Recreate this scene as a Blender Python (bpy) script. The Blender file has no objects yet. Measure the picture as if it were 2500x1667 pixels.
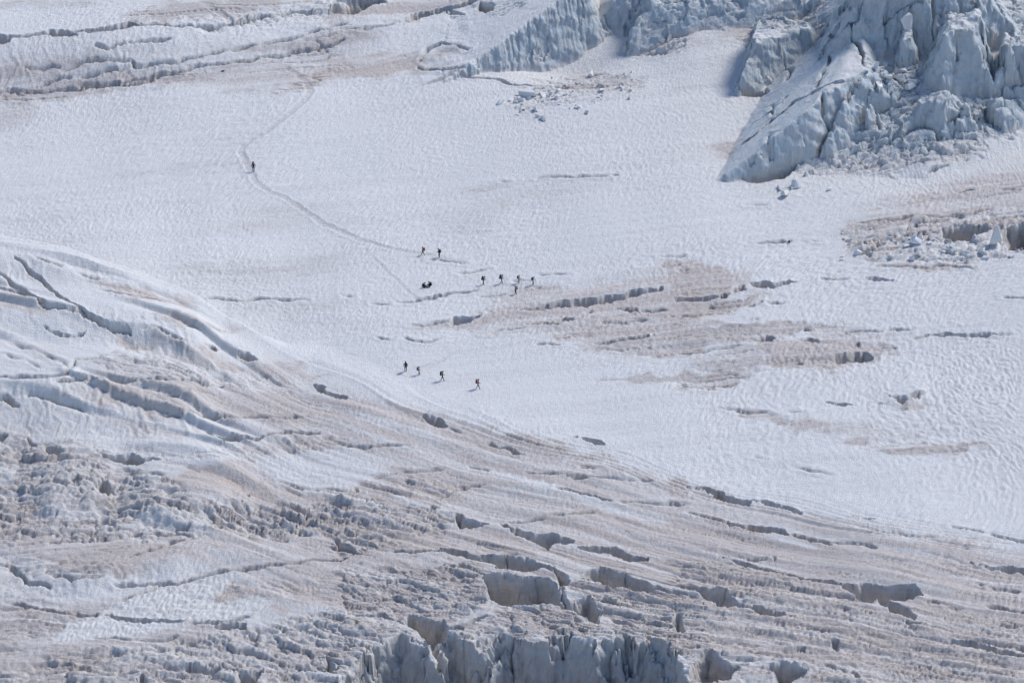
import bpy, bmesh, math, time
import numpy as np
from mathutils import Vector, Matrix
T0 = time.time()
rad = math.radians
F32 = np.float32

# ------------------------------------------------------------------ camera
SC = bpy.context.scene
PITCH = rad(28.0); DIST = 1200.0; WIDTH = 164.5
CAM = np.array([0.0, -DIST*math.cos(PITCH), DIST*math.sin(PITCH)])
FWD = np.array([0.0, math.cos(PITCH), -math.sin(PITCH)])
UP = np.array([0.0, math.sin(PITCH), math.cos(PITCH)])
RIGHT = np.array([1.0, 0.0, 0.0])
TANH = WIDTH/2/DIST
cd = bpy.data.cameras.new('camera')
cam = bpy.data.objects.new('camera', cd)
SC.collection.objects.link(cam)
cam.location = Vector(CAM)
cam.rotation_euler = (rad(90)-PITCH, 0, 0)
cd.sensor_fit = 'HORIZONTAL'
cd.angle = 2*math.atan(TANH)
cd.clip_start = 5.0; cd.clip_end = 12000.0
SC.camera = cam

# ------------------------------------------------------------------ sky, sun, exposure
SUN_EL = rad(44.0); SUN_AZ = rad(38.0)      # azimuth counted from +X towards +Y
sd = Vector((math.cos(SUN_AZ)*math.cos(SUN_EL), math.sin(SUN_AZ)*math.cos(SUN_EL), math.sin(SUN_EL)))
w = bpy.data.worlds.new('World'); SC.world = w; w.use_nodes = True
nt = w.node_tree
sky = nt.nodes.new('ShaderNodeTexSky'); sky.sky_type = 'NISHITA'; sky.sun_disc = False
sky.sun_elevation = SUN_EL
sky.sun_rotation = math.pi/2 - SUN_AZ
sky.altitude = 3000.0
bg = nt.nodes['Background']; bg.inputs['Strength'].default_value = 0.085
nt.links.new(sky.outputs[0], bg.inputs['Color'])
sl = bpy.data.lights.new('sun', 'SUN'); sl.energy = 1.5; sl.angle = rad(17); sl.color = (1.0, 0.965, 0.92)
so = bpy.data.objects.new('sun', sl); SC.collection.objects.link(so)
so.rotation_euler = sd.to_track_quat('Z', 'Y').to_euler()
SC.view_settings.view_transform = 'Standard'
SC.view_settings.look = 'None'
SC.view_settings.exposure = 1.15
SC.view_settings.gamma = 1.0
SC.view_settings.use_curve_mapping = False

# ------------------------------------------------------------------ noise
rng = np.random.default_rng(7)
_a = rng.random((256, 256))*2*math.pi
GX = np.cos(_a).astype(F32).ravel(); GY = np.sin(_a).astype(F32).ravel()
def pn(x, y, s=0):
    x = np.asarray(x, F32); y = np.asarray(y, F32)
    fx = np.floor(x); fy = np.floor(y)
    xf = x-fx; yf = y-fy
    xi = (fx.astype(np.int32)+s*37) & 255; yi = (fy.astype(np.int32)+s*91) & 255
    x1 = (xi+1) & 255; y1 = (yi+1) & 255
    xi = xi*256; x1 = x1*256
    i = xi+yi; a = GX[i]*xf+GY[i]*yf
    i = x1+yi; b = GX[i]*(xf-1)+GY[i]*yf
    i = xi+y1; c = GX[i]*xf+GY[i]*(yf-1)
    i = x1+y1; d = GX[i]*(xf-1)+GY[i]*(yf-1)
    u = xf*xf*xf*(xf*(xf*6-15)+10); v = yf*yf*yf*(yf*(yf*6-15)+10)
    a += u*(b-a); c += u*(d-c)
    return (a+v*(c-a))*F32(1.5)
def fbm(x, y, o=4, s=0, gain=0.5):
    t = 0; a = 1.0; f = 1.0
    for k in range(o):
        t = t+a*pn(x*f+k*17.3, y*f-k*9.1, s+k); a *= gain; f *= 2.03
    return t
def billow(x, y, o=4, s=0, gain=0.5):
    t = 0; a = 1.0; f = 1.0
    for k in range(o):
        t = t+a*np.abs(pn(x*f+k*17.3, y*f-k*9.1, s+k)); a *= gain; f *= 2.07
    return t
RN = rng.random((6, 65536)).astype(F32)
def cells(x, y, s=0):
    """nearest of scattered points: its random numbers, offset from it, and distance to the joint with the next"""
    x = np.asarray(x, F32); y = np.asarray(y, F32)
    fx = np.floor(x); fy = np.floor(y); xi = fx.astype(np.int32)+s*37; yi = fy.astype(np.int32)+s*91; xf = x-fx; yf = y-fy
    d1 = np.full(x.shape, 9, F32); d2 = d1.copy(); best = np.zeros(x.shape, np.int32); ox = np.zeros(x.shape, F32); oy = ox.copy()
    for a in (-1, 0, 1):
        for b in (-1, 0, 1):
            i = ((xi+a) & 255)*256+((yi+b) & 255)
            px = xf-a-0.1-0.8*RN[0][i]; py = yf-b-0.1-0.8*RN[1][i]; d = px*px+py*py
            m = d < d1; d2 = np.where(m, d1, np.minimum(d2, d)); d1 = np.where(m, d, d1); best = np.where(m, i, best); ox = np.where(m, px, ox); oy = np.where(m, py, oy)
    return RN[2][best], RN[3][best], RN[4][best], ox, oy, np.sqrt(d2)-np.sqrt(d1)
def sstep(a, b, x):
    t = np.clip((x-a)/(b-a), 0, 1); return t*t*(3-2*t)

# ------------------------------------------------------------------ photo measurements -> points on the glacier
ORG = dict(A=(0, 0), B=(830, 0), C=(1660, 0), D=(0, 550), E=(830, 550), F=(1660, 550), G=(0, 1107), H=(830, 1107), I=(1660, 1107))
def R(reg, *pts):
    """points read in an enlarged region -> photo pixels"""
    if reg == 'S': return np.array(pts, float)
    if reg == 'V': return np.array(pts, float)*(2500/2352)
    ox, oy = ORG[reg]
    p = np.array(pts, float)
    return p/2.8+np.array([ox, oy])
def raydir(p):
    p = np.atleast_2d(p)
    d = FWD[None]+RIGHT[None]*((p[:, 0]-1250)/1250*TANH)[:, None]-UP[None]*((p[:, 1]-833.5)/1250*TANH)[:, None]
    return d
def P0(p, z=0.0):
    d = raydir(p); t = (np.asarray(z)-CAM[2])/d[:, 2]
    return np.stack([CAM[0]+d[:, 0]*t, CAM[1]+d[:, 1]*t], 1)
def P(p, Hf):
    """ray march on a height function"""
    d = raydir(p); n = len(d)
    zs = np.linspace(16, -18, 341)
    t = (zs[None]-CAM[2])/d[:, 2:3]
    X = CAM[0]+d[:, 0:1]*t; Y = CAM[1]+d[:, 1:2]*t
    h = Hf(X.ravel().astype(F32), Y.ravel().astype(F32)).reshape(X.shape)
    below = (zs[None] <= h)
    below[:, -1] = True
    k = np.argmax(below, 1); k0 = np.maximum(k-1, 0); r = np.arange(n)
    g0 = zs[k0]-h[r, k0]; g1 = zs[k]-h[r, k]
    f = np.where(np.abs(g0-g1) > 1e-6, g0/(g0-g1+1e-12), 1); f = np.clip(f, 0, 1)
    return np.stack([X[r, k0]+f*(X[r, k]-X[r, k0]), Y[r, k0]+f*(Y[r, k]-Y[r, k0])], 1)

# ------------------------------------------------------------------ large relief, stage 0
_hp = np.array([(-500, 500, 9.5), (-200, 552, 9.0), (0, 603, 8.2), (150, 640, 6.8), (250, 678, 5.6), (430, 724, 4.0), (590, 798, 2.3), (760, 895, 0.8),
                (1100, 1015, 0.35), (1600, 1160, 0.25), (2500, 1330, 0.25), (3000, 1420, 0.25)], float)
_hw = P0(_hp[:, :2], _hp[:, 2])
_bp = np.array([(-500, 272), (-200, 262), (0, 250), (250, 230), (480, 196), (700, 165), (900, 150), (1200, 150), (3000, 150)], float)
_bw = P0(_bp)
_bh = np.array([4.5, 4.5, 4.5, 4.5, 3.8, 2.6, 1.8, 0.0, 0.0])
_rl = P0(R('C', (800, 1190)))[0]; _rr = P0(R('C', (1700, 1215)))[0]; _rq = P0(R('C', (2352, 1010)))[0]
_rx0 = P0(np.array([(1945, 421)]))[0, 0]
_ry = [_rl[1]+1, _rl[1], _rr[1], _rq[1], _rq[1]+12]; _rxs = [_rl[0]-20, _rl[0], _rr[0], _rq[0], _rq[0]+30]
_ramp0 = P0(np.array([(1600, 245)]))[0, 1]; _ramp1 = P0(np.array([(1600, 90)]))[0, 1]
_ra = P0(np.array([(1560, 200)]))[0, 0]; _rb = P0(np.array([(1700, 200)]))[0, 0]
_sc = P0(R('B', (1560, 440)))[0]
BANKS = [  # foot line of a slope facing the viewer, its height at each point, its width and how far back it fades (m)
 ('D', [(-400, 1070), (-60, 1062), (390, 1064), (830, 1056), (1200, 1070), (1550, 1100), (1900, 1135)], [1.6, 1.8, 2.4, 2.4, 1.8, 1.0, 0.0], 9, 30),
 ('D', [(-400, 1600), (-60, 1570), (400, 1545), (900, 1525), (1300, 1500), (1480, 1440)], [2.6, 2.8, 3.0, 2.6, 2.0, 0.0], 13, 30),
 ('G', [(60, 900), (250, 960), (520, 1000), (800, 925), (1200, 892), (1440, 822), (1720, 780)], [0.0, 1.0, 1.5, 1.7, 1.7, 1.0, 0.0], 6, 12),
 ('D', [(-300, 740), (0, 760), (300, 770), (600, 770), (900, 830), (1100, 880)], [1.0, 1.2, 1.4, 1.2, 0.7, 0.0], 8, 25),
 ('G', [(800, 550), (1000, 560), (1250, 540), (1500, 520), (1750, 540)], [0.0, 1.4, 1.6, 1.2, 0.0], 6, 12),
 ('G', [(100, 480), (350, 520), (600, 500), (760, 470)], [0.0, 1.8, 1.6, 0.0], 9, 12),
 ('F', [(1300, 1240), (1460, 1250), (1560, 1262), (1640, 1220), (1720, 1180)], [0.0, 0.5, 0.9, 0.7, 0.0], 3, 5),
]
_bk = []
for (rg, pp, hh, ww, dd) in BANKS:
    b_ = P0(R(rg, *pp)); _bk.append((b_[:, 0], b_[:, 1], np.array(hh), ww, dd))
def banks(X, Y):
    t = 0; m = 0
    for bx, by, hh, ww, dd in _bk:
        inx = (X > bx[0]) & (X < bx[-1])
        d = Y-np.interp(X, bx, by)+1.2*pn(X*0.12, X*0+5, 14); k = np.interp(X, bx, hh)*inx
        t = t+k*sstep(0, ww, d)*np.exp(-np.maximum(d-ww, 0)/dd)
        m = np.maximum(m, np.clip(k/1.5, 0, 1)*sstep(-0.5, 1.0, d)*sstep(ww*1.15, ww*0.7, d))
    return t, m
def H0(X, Y):
    Yc = np.interp(X, _hw[:, 0], _hw[:, 1]); hc = np.interp(X, _hw[:, 0], _hp[:, 2])
    t = Yc-Y
    Yw = 5*pn(X*0.05, X*0+3.3, 12)+1.5*pn(X*0.2, Y*0.1, 13)
    t = t+Yw*sstep(3.5, 1.5, hc)
    wdt = np.where(hc > 1.6, 2.0+hc*0.7, 12-5*np.minimum(hc, 1.6))
    h = hc*sstep(-1, 0, (t-0.5)/wdt)*np.exp(-(np.maximum(t, 0)/52)**2)
    h = h+banks(X, Y)[0]
    h = h-2.5*np.exp(-((X-_sc[0])/9)**2-((Y-_sc[1])/7)**2)
    Yb = np.interp(X, _bw[:, 0], _bw[:, 1]); bh = np.interp(X, _bw[:, 0], _bh)
    h = h+bh*sstep(0, 15, Y-Yb)
    r = np.minimum(0.44*(Y-np.interp(X, _rxs, _ry)), 9.0)
    r = np.minimum(r, 0.6*(X-_rx0))
    h = np.maximum(h, np.where(r > 0, r, -99))
    h = h+3.5*sstep(_ramp0, _ramp1+6, Y)*sstep(_ra, _rb, X)
    h = h+0.8*pn(X*0.022, Y*0.016, 3)*np.clip((130-np.abs(Y))/40, 0.3, 1)+0.35*pn(X*0.06, Y*0.045, 4)
    return h
Q0 = lambda reg, *pts: P(R(reg, *pts), H0)

# ------------------------------------------------------------------ seracs as solids: half planes rising from their foot lines, and a cap
class Block:
    def __init__(s, reg, inside, planes, cap, warp=0.5, flute=0.0, capslope=(0, 0), rnd=0.5):
        s.rnd = rnd
        c = Q0(reg, inside)[0]; s.c = c; s.cap = cap; s.pl = []; s.warp = warp; s.flute = flute; s.cs = capslope
        for (p, q, sl) in planes:
            a, b = Q0(reg, p, q)
            d = (b-a)/np.linalg.norm(b-a); n = np.array([-d[1], d[0]])
            if np.dot(c-a, n) < 0: n = -n
            s.pl.append((a, n, d, sl))
        s.base = float(H0(np.array([c[0]], F32), np.array([c[1]], F32))[0])
    def h(s, X, Y, noise=None):
        z = s.cap+s.cs[0]*(X-s.c[0])+s.cs[1]*(Y-s.c[1])
        if noise is not None: z = z+noise[2]*s.warp
        for (a, n, d, sl) in s.pl:
            t = (X-a[0])*n[0]+(Y-a[1])*n[1]
            if noise is not None:
                t = t+s.warp*(1.0 if sl > 1.25 else 0.4)*(noise[0]*abs(n[0])+noise[1]*abs(n[1]))
                if s.flute and sl > 1.25:
                    u = (X-a[0])*d[0]+(Y-a[1])*d[1]
                    u = u+0.5*noise[0]-0.35*t
                    fl = np.abs(pn(u*0.4, t*0.04, 21))*0.8+np.abs(pn(u*1.0, t*0.06, 22))*0.6+np.abs(pn(u*2.2, t*0.1, 23))*0.35
                    t = t+s.flute*(fl-0.5)*np.clip(t*2, 0, 1)
            a_ = t*sl; k_ = np.maximum(s.rnd-np.abs(z-a_), 0)/s.rnd; z = np.minimum(z, a_)-k_*k_*s.rnd*0.25
        return z+s.base
BL = {}
BL['fin'] = Block('B', (1300, 380), [((880, 540), (1640, 385), 1.8), ((590, 480), (590, -200), 0.38), ((1850, 350), (1790, -300), 2.2)], 14.0, 0.3, 0.75, rnd=1.2)
BL['wall2'] = Block('B', (1900, 100), [((1740, 225), (2040, 235), 1.9), ((1690, 150), (1700, -200), 1.0)], 7.0, 0.7, 0.4)
BL['rough3'] = Block('B', (2300, 100), [((2000, 335), (2560, 215), 1.1), ((1990, 330), (2080, -100), 2.2)], 4.2, 1.0)
BL['main'] = Block('C', (900, 650), [((400, 1130), (680, 600), 0.70), ((620, 660), (850, 200), 0.74), ((430, 1215), (900, 1095), 2.6),
                                      ((880, 1130), (1320, 770), 2.6), ((1560, 800), (1530, 200), 1.4)], 9.4, 0.30, 0.06, (0.02, 0.03), 0.9)
BL['lobe'] = Block('C', (620, 480), [((405, 660), (740, 530), 2.8), ((400, 650), (470, 280), 3.5), ((1010, 560), (1000, 200), 2.0), ((300, 110), (1000, 90), 1.0)], 6.8, 0.45, 0.25)
BL['back'] = Block('C', (1700, 150), [((1100, 500), (1330, 455), 1.9), ((1180, 470), (1680, 395), 2.2), ((1600, 420), (2230, 330), 2.0), ((1020, 480), (1180, -100), 1.6), ((2330, 300), (2160, -200), 1.3)], 11.5, 0.9, 0.5)
BL['tower'] = Block('C', (1880, 480), [((1690, 590), (2110, 640), 3.2), ((1680, 580), (1730, 300), 2.4), ((2140, 640), (2130, 300), 3.0), ((1600, 280), (2200, 300), 2.0)], 8.0, 0.8, 0.2, (0.12, 0))
BL['tower2'] = Block('C', (2280, 520), [((2100, 640), (2460, 660), 3.5), ((2125, 620), (2150, 350), 3.5), ((2000, 320), (2460, 330), 2.0)], 6.8, 1.0, 0.2)
BL['pinnacle'] = Block('C', (1545, 380), [((1470, 470), (1630, 455), 4.0), ((1480, 450), (1490, 300), 4.0), ((1625, 450), (1610, 300), 4.0), ((1400, 300), (1700, 300), 2.0)], 4.6, 0.4)
BL['knob'] = Block('C', (1300, 700), [((1130, 905), (1440, 690), 2.2), ((1090, 900), (1150, 500), 1.6), ((1500, 740), (1470, 450), 1.8), ((1100, 540), (1500, 500), 1.5)], 4.2, 1.0)
BL['shoulder'] = Block('C', (1750, 780), [((1560, 900), (1960, 860), 1.7), ((1540, 880), (1600, 650), 1.5), ((1990, 900), (1960, 650), 1.4), ((1500, 680), (2000, 670), 1.0)], 2.6, 1.2)
BL['shoulder2'] = Block('C', (2180, 760), [((2050, 850), (2330, 800), 1.6), ((2040, 850), (2080, 680), 1.5), ((2340, 820), (2320, 680), 1.4), ((2000, 700), (2350, 690), 1.0)], 2.2, 1.2)
def H1(X, Y):
    h = H0(X, Y)
    for b in BL.values(): h = np.maximum(h, b.h(X, Y))
    return h
Q1 = lambda reg, *pts: P(R(reg, *pts), H1)

# ------------------------------------------------------------------ crevasses (openings), thin cracks, dirt, rough ice
CREV = [  # region, outline, label (None: stays in the ground sheet)
 ('A', [(-60, 235), (0, 238), (90, 255), (60, 290), (0, 302), (-60, 305)], 'short grey-blue crevasse end at the left edge above the fluted bank'),
 ('A', [(270, 242), (330, 208), (420, 210), (530, 240), (470, 255), (380, 252)], 'flat grey crevasse mouth at the top left above the fluted bank'),
 ('A', [(560, 208), (720, 186), (890, 155), (960, 158), (900, 190), (740, 215), (600, 226)], 'long grey crevasse beside the brown dirt patch at the top left'),
 ('A', [(1580, 150), (1680, 120), (1830, 105), (1740, 135), (1640, 165)], None),
 ('A', [(2230, 60), (2380, 0), (2600, -40), (2640, 20), (2420, 80), (2300, 95)], 'blue-grey broken crevasse cut by the top edge of the picture'),
 ('B', [(370, 152), (470, 122), (540, 78), (650, 78), (900, 5), (990, -30), (900, 40), (720, 102), (560, 134), (450, 150)], 'long dark crevasse climbing to the top edge left of the curved ice wall'),
 ('B', [(730, 112), (770, 98), (865, 116), (760, 124)], None),
 ('B', [(920, 70), (960, 20), (1060, 40), (1050, 75), (980, 85)], None),
 ('D', [(85, 205), (110, 205), (170, 262), (310, 392), (410, 470), (545, 562), (670, 640), (790, 685), (890, 712), (780, 702), (650, 664), (520, 580), (390, 485), (290, 405), (150, 275)], 'long narrow crevasse slanting down the clean ice hump at the left edge'),
 ('D', [(-40, 395), (60, 425), (170, 460), (270, 515), (180, 500), (60, 462), (-40, 440)], 'dark hollow crack below the left hump crest at the picture edge'),
 ('D', [(290, 700), (380, 722), (480, 738), (590, 720), (560, 755), (440, 756), (360, 738)], 'blue shaded slot in the ice hump near the left edge'),
 ('D', [(1400, 822), (1450, 825), (1495, 862), (1450, 862)], None),
 ('D', [(1620, 858), (1700, 880), (1775, 932), (1720, 926), (1650, 890)], 'small slanting crevasse where the left hump meets the snow basin'),
 ('D', [(2130, 1090), (2200, 1105), (2360, 1175), (2352, 1198), (2220, 1158)], 'smooth narrow slot at the hump edge left of the lower walkers'),
 ('D', [(-40, 1130), (60, 1145), (125, 1212), (50, 1200), (-40, 1175)], None),
 ('D', [(1430, 1438), (1560, 1446), (1700, 1436), (1800, 1436), (1760, 1466), (1630, 1472), (1540, 1492)], 'dark crevasse mouth below the rippled white slope in the lower left'),
 ('D', [(-40, 1420), (75, 1438), (30, 1470), (-40, 1470)], None), ('D', [(180, 1468), (255, 1496), (240, 1528)], None), ('D', [(290, 1512), (400, 1522), (440, 1565), (350, 1562)], None),
 ('E', [(1235, 585), (1400, 540), (1600, 505), (1800, 484), (2000, 455), (2210, 428), (2110, 462), (1990, 486), (1860, 524), (1740, 550), (1600, 542), (1450, 566), (1300, 586)], 'long grey crevasse on the beige dirt band below the five walkers'),
 ('E', [(735, 662), (760, 628), (900, 618), (975, 606), (905, 646), (780, 674)], 'short grey crevasse at the left end of the beige dirt band'),
 ('E', [(565, 503), (680, 476), (720, 488), (600, 514)], 'short dark crack just below the two sitting people'),
 ('E', [(1475, 658), (1520, 632), (1600, 636), (1685, 598), (1725, 588), (1645, 646), (1540, 664)], None),
 ('E', [(1870, 572), (2020, 566), (2050, 602), (1950, 596)], None),
 ('E', [(1725, 808), (1900, 774), (2000, 760), (2110, 740), (2115, 768), (1950, 790), (1780, 814)], 'dark crevasse along the top of the brown speckled dirt'),
 ('E', [(2128, 738), (2150, 728), (2160, 748), (2135, 756)], None),
 ('E', [(575, 1312), (680, 1320), (705, 1358), (745, 1382), (690, 1390), (640, 1364)], 'dark crack in the beige band below the four lower walkers'),
 ('E', [(995, 1478), (1040, 1464), (1085, 1498), (1200, 1526), (1255, 1562), (1150, 1538), (1050, 1500)], None),
 ('E', [(1585, 1438), (1700, 1458), (1785, 1474), (1798, 1506), (1740, 1500), (1650, 1456)], 'small dark crack in the smooth snow below centre'),
 ('F', [(475, 408), (570, 384), (640, 400), (805, 386), (735, 408), (620, 434), (540, 436)], 'dark crevasse at the right end of the beige dirt band'),
 ('F', [(345, 458), (440, 416), (455, 450), (380, 466)], None), ('F', [(-30, 505), (200, 480), (345, 468), (300, 494), (160, 524), (-30, 524)], 'grey crevasse in the beige band left of its dark right end'),
 ('F', [(1265, 356), (1340, 366), (1455, 382), (1340, 390), (1290, 384)], 'thin dark crack in the rippled snow at the right'),
 ('F', [(455, 562), (560, 524), (575, 536), (480, 566)], None), ('F', [(0, 606), (120, 590), (60, 622)], None),
 ('F', [(1590, 780), (1720, 750), (1830, 733), (1980, 732), (2150, 742), (2080, 766), (1900, 762), (1750, 770)], 'curved blue-grey crevasse alone in the rippled white snow at the right'),
 ('F', [(765, 718), (885, 684), (875, 718), (790, 734)], None), ('F', [(475, 778), (560, 750), (605, 742), (680, 778), (560, 786)], None),
 ('F', [(745, 772), (840, 772), (890, 754), (965, 782), (920, 796), (860, 790)], None),
 ('F', [(1050, 936), (1065, 886), (1200, 862), (1275, 858), (1345, 904), (1250, 922), (1140, 916), (1090, 936)], 'dark triangular hollow in the broken brown ice at the right'),
 ('F', [(955, 934), (1010, 914), (1020, 942)], None), ('F', [(1415, 850), (1470, 834), (1505, 858)], None), ('F', [(1190, 812), (1240, 796), (1236, 824)], None),
 ('F', [(1435, 1160), (1560, 1155), (1695, 1140), (1625, 1170), (1525, 1206), (1480, 1184)], 'teal blue crevasse mouth with a dirty lip at the right'),
 ('F', [(990, 1208), (1080, 1212), (1225, 1212), (1100, 1236)], 'thin blue slit in the white snow left of the teal crevasse'),
 ('F', [(1780, 75), (1800, 20), (1920, -6), (2100, -6), (2115, 40), (1990, 90), (1860, 100)], 'wide blue-grey pit among broken ice near the right edge'),
 ('F', [(2205, 50), (2240, 8), (2430, -10), (2430, 120), (2265, 172), (2235, 115)], 'dark blue-grey pit among broken ice cut by the right edge'), ('F', [(1600, 110), (1700, 78), (1765, 90), (1650, 138)], None),
 ('G', [(640, 0), (880, 10), (1090, 26), (960, 66), (820, 46), (720, 30)], 'teal shaded crevasse below the rippled white slope at the left'),
 ('G', [(655, 1092), (900, 1118), (1200, 1134), (1310, 1160), (1000, 1148), (800, 1132)], 'thin blue crack splitting the rippled white snow patch at the lower left'),
 ('G', [(1425, 1184), (1550, 1156), (1690, 1144), (1690, 1192), (1540, 1204)], 'dark slot in broken ice at the lower left beside the white patch'),
 ('G', [(1960, 1164), (2100, 1146), (2000, 1188)], None), ('G', [(2145, 1128), (2235, 1138), (2170, 1170)], None), ('G', [(1670, 1256), (1760, 1230), (1775, 1284), (1700, 1276)], None),
 ('G', [(1580, 1600), (1635, 1496), (1805, 1476), (1720, 1600)], 'black hollow in the broken ice at the bottom edge left of the towers'),
 ('G', [(1240, 1472), (1640, 1462), (1500, 1508), (1300, 1508)], 'grey trench in the grey ice near the bottom left'),
 ('G', [(890, 1580), (960, 1520), (1010, 1580)], None), ('G', [(1850, 1322), (1940, 1314), (1985, 1364), (1900, 1366)], None), ('G', [(2115, 1452), (2240, 1414), (2305, 1482), (2250, 1506)], None),
 ('G', [(2260, 580), (2300, 560), (2360, 640), (2330, 660)], None), ('G', [(470, 160), (540, 150), (560, 180), (500, 190)], None), ('G', [(650, 180), (700, 190), (760, 240), (700, 250)], None),
 ('G', [(260, 150), (300, 140), (310, 170)], None), ('G', [(290, 90), (330, 75), (335, 105)], None), ('G', [(1670, 268), (1720, 264), (1720, 285)], None),
 ('G', [(1180, 500), (1330, 480), (1280, 520), (1210, 530)], None), ('G', [(2000, 500), (2080, 515), (2050, 535)], None),
 ('H', [(775, 412), (840, 416), (855, 452), (900, 466), (980, 486), (1035, 512), (960, 510), (830, 500), (788, 484)], 'dark broken crevasse start above the foreground ice blocks'),
 ('H', [(1085, 486), (1150, 494), (1180, 520), (1205, 505), (1285, 534), (1480, 554), (1600, 598), (1540, 616), (1455, 606), (1420, 642), (1340, 606), (1250, 568), (1180, 546), (1100, 520)], 'wide grey crevasse with a white snow lip in the lower centre'),
 ('H', [(1605, 628), (1740, 634), (1830, 648), (1880, 644), (1960, 674), (2095, 700), (2100, 732), (1980, 726), (1890, 696), (1700, 670)], 'grey crevasse running right from the wide one with a white lip'),
 ('H', [(695, 655), (800, 660), (1000, 694), (1300, 718), (1455, 762), (1485, 830), (1400, 786), (1180, 800), (1080, 796), (1000, 742), (880, 716), (720, 686)], 'dark grey crevasse behind the sunken ice block in the lower centre'),
 ('H', [(1440, 760), (1480, 770), (1570, 845), (1530, 900), (1500, 890), (1470, 815)], None),
 ('H', [(1650, 852), (1760, 770), (1860, 794), (2060, 862), (2250, 934), (2050, 928), (1870, 942), (1790, 898)], 'broad dark crevasse right of the sunken ice block'),
 ('H', [(985, 836), (1080, 824), (1240, 842), (1420, 852), (1505, 940), (1545, 1045), (1430, 1032), (1200, 1026), (1090, 1038), (1000, 980)], 'large shaded pit wall in front of the sunken ice block'),
 ('H', [(1495, 890), (1540, 960), (1570, 1020), (1700, 985), (1795, 1075), (1745, 1165), (1650, 1096), (1520, 1052)], 'dark gap joining the crevasses right of the shaded pit'),
 ('H', [(795, 755), (850, 740), (905, 792), (840, 800)], None), ('H', [(410, 990), (600, 976), (640, 992), (480, 1010)], None), ('H', [(190, 1016), (270, 1006), (280, 1022)], None),
 ('H', [(20, 1098), (320, 1080), (430, 1135), (465, 1092), (700, 1122), (745, 1186), (870, 1150), (1015, 1084), (945, 1136), (745, 1222), (665, 1240), (675, 1345), (715, 1470), (640, 1365), (540, 1225), (430, 1156), (330, 1114)], 'deep dark crevasse behind the left foreground ice tower'),
 ('H', [(590, 368), (640, 360), (690, 380), (640, 392)], None), ('H', [(700, 655), (780, 650), (800, 675), (720, 684)], None), ('H', [(80, 255), (120, 240), (140, 270)], None),
 ('H', [(-20, 610), (60, 640), (120, 680), (60, 680), (-20, 650)], None), ('H', [(120, 640), (240, 660), (170, 675)], None),
 ('I', [(45, 222), (160, 240), (250, 264), (350, 294), (486, 332), (470, 356), (340, 336), (200, 286), (150, 258)], 'long narrow dark crack beside the smooth snow in the lower right'),
 ('I', [(495, 318), (620, 330), (720, 364), (865, 403), (780, 400), (680, 376)], 'thin dark crack following the edge of the snow in the lower right'),
 ('I', [(1175, 424), (1330, 460), (1250, 456)], None),
 ('I', [(330, 478), (460, 484), (570, 504), (725, 508), (745, 578), (650, 562), (560, 542), (450, 516)], 'grey crevasse with a bright snow lip in the lower right'),
 ('I', [(750, 540), (850, 546), (1005, 598), (1030, 636), (900, 616), (780, 586)], None),
 ('I', [(1985, 738), (2160, 760), (2400, 782), (2400, 836), (2250, 816), (2130, 776)], 'dark grey crevasse at the right edge of the beige ice'),
 ('I', [(75, 742), (285, 762), (150, 786)], None),
 ('I', [(232, 685), (350, 715), (550, 774), (700, 815), (780, 822), (860, 852), (960, 858), (1060, 862), (1200, 882), (1400, 884), (1610, 904), (1672, 960), (1600, 998), (1390, 984), (1300, 1008), (1180, 966), (1100, 908), (950, 888), (800, 858), (600, 808), (400, 752), (280, 712)], 'very long grey crevasse widening to the right in the lower right'),
 ('I', [(1335, 1000), (1400, 974), (1525, 1054), (1630, 1106), (1600, 1138), (1480, 1102)], 'dark rubble-filled gap below the widest end of the long crevasse'),
 ('I', [(1505, 1130), (1630, 1162), (1560, 1172)], None),
 ('I', [(45, 922), (180, 930), (300, 944), (450, 1034), (790, 1104), (560, 1098), (420, 1068), (260, 1028)], 'ragged dark crevasse with fluted walls tapering right in the lower right'),
 ('I', [(395, 696), (580, 728), (480, 722)], None), ('I', [(615, 716), (715, 742), (650, 738)], None),
 ('I', [(1750, 1272), (1880, 1270), (2100, 1314), (2220, 1318), (2400, 1370), (2400, 1412), (2200, 1378), (2000, 1338)], 'long dark crevasse near the bottom right corner'),
 ('I', [(905, 1188), (985, 1218), (970, 1236)], None), ('I', [(1015, 1278), (1085, 1286), (1075, 1376), (1040, 1336)], None), ('I', [(795, 1336), (865, 1326), (865, 1350)], None),
 ('I', [(75, 1510), (115, 1376), (200, 1342), (280, 1395), (405, 1446), (335, 1550), (130, 1540)], 'rounded dark pit in rough ice near the bottom right of centre'),
 ('I', [(515, 1452), (650, 1436), (700, 1414), (870, 1500), (720, 1600), (640, 1600), (650, 1495)], 'blue-grey pit cut by the bottom edge in rough ice'),
 ('I', [(1145, 1478), (1225, 1498), (1200, 1568)], None), ('I', [(-60, 1100), (20, 1100), (50, 1200), (20, 1225), (-40, 1180)], None),
]
CREV += [  # first two are trenches carved to give undercut shade
 ('C', [(418, 1180), (520, 1190), (690, 1155), (840, 1068), (1000, 945), (1070, 905), (1060, 965), (860, 1120), (710, 1214), (570, 1258), (480, 1258)], 'trench added for the undercut shadow at the foot of the huge serac'),
 ('C', [(405, 610), (440, 585), (510, 630), (600, 606), (600, 640), (500, 668), (410, 660)], 'trench added for the dark shade at the foot of the sail-shaped ice lobe'),
 ('C', [(2100, 620), (2250, 615), (2370, 600), (2370, 655), (2200, 665), (2140, 690)], 'dark green-grey gap under the tower at the right edge'),
]
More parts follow.
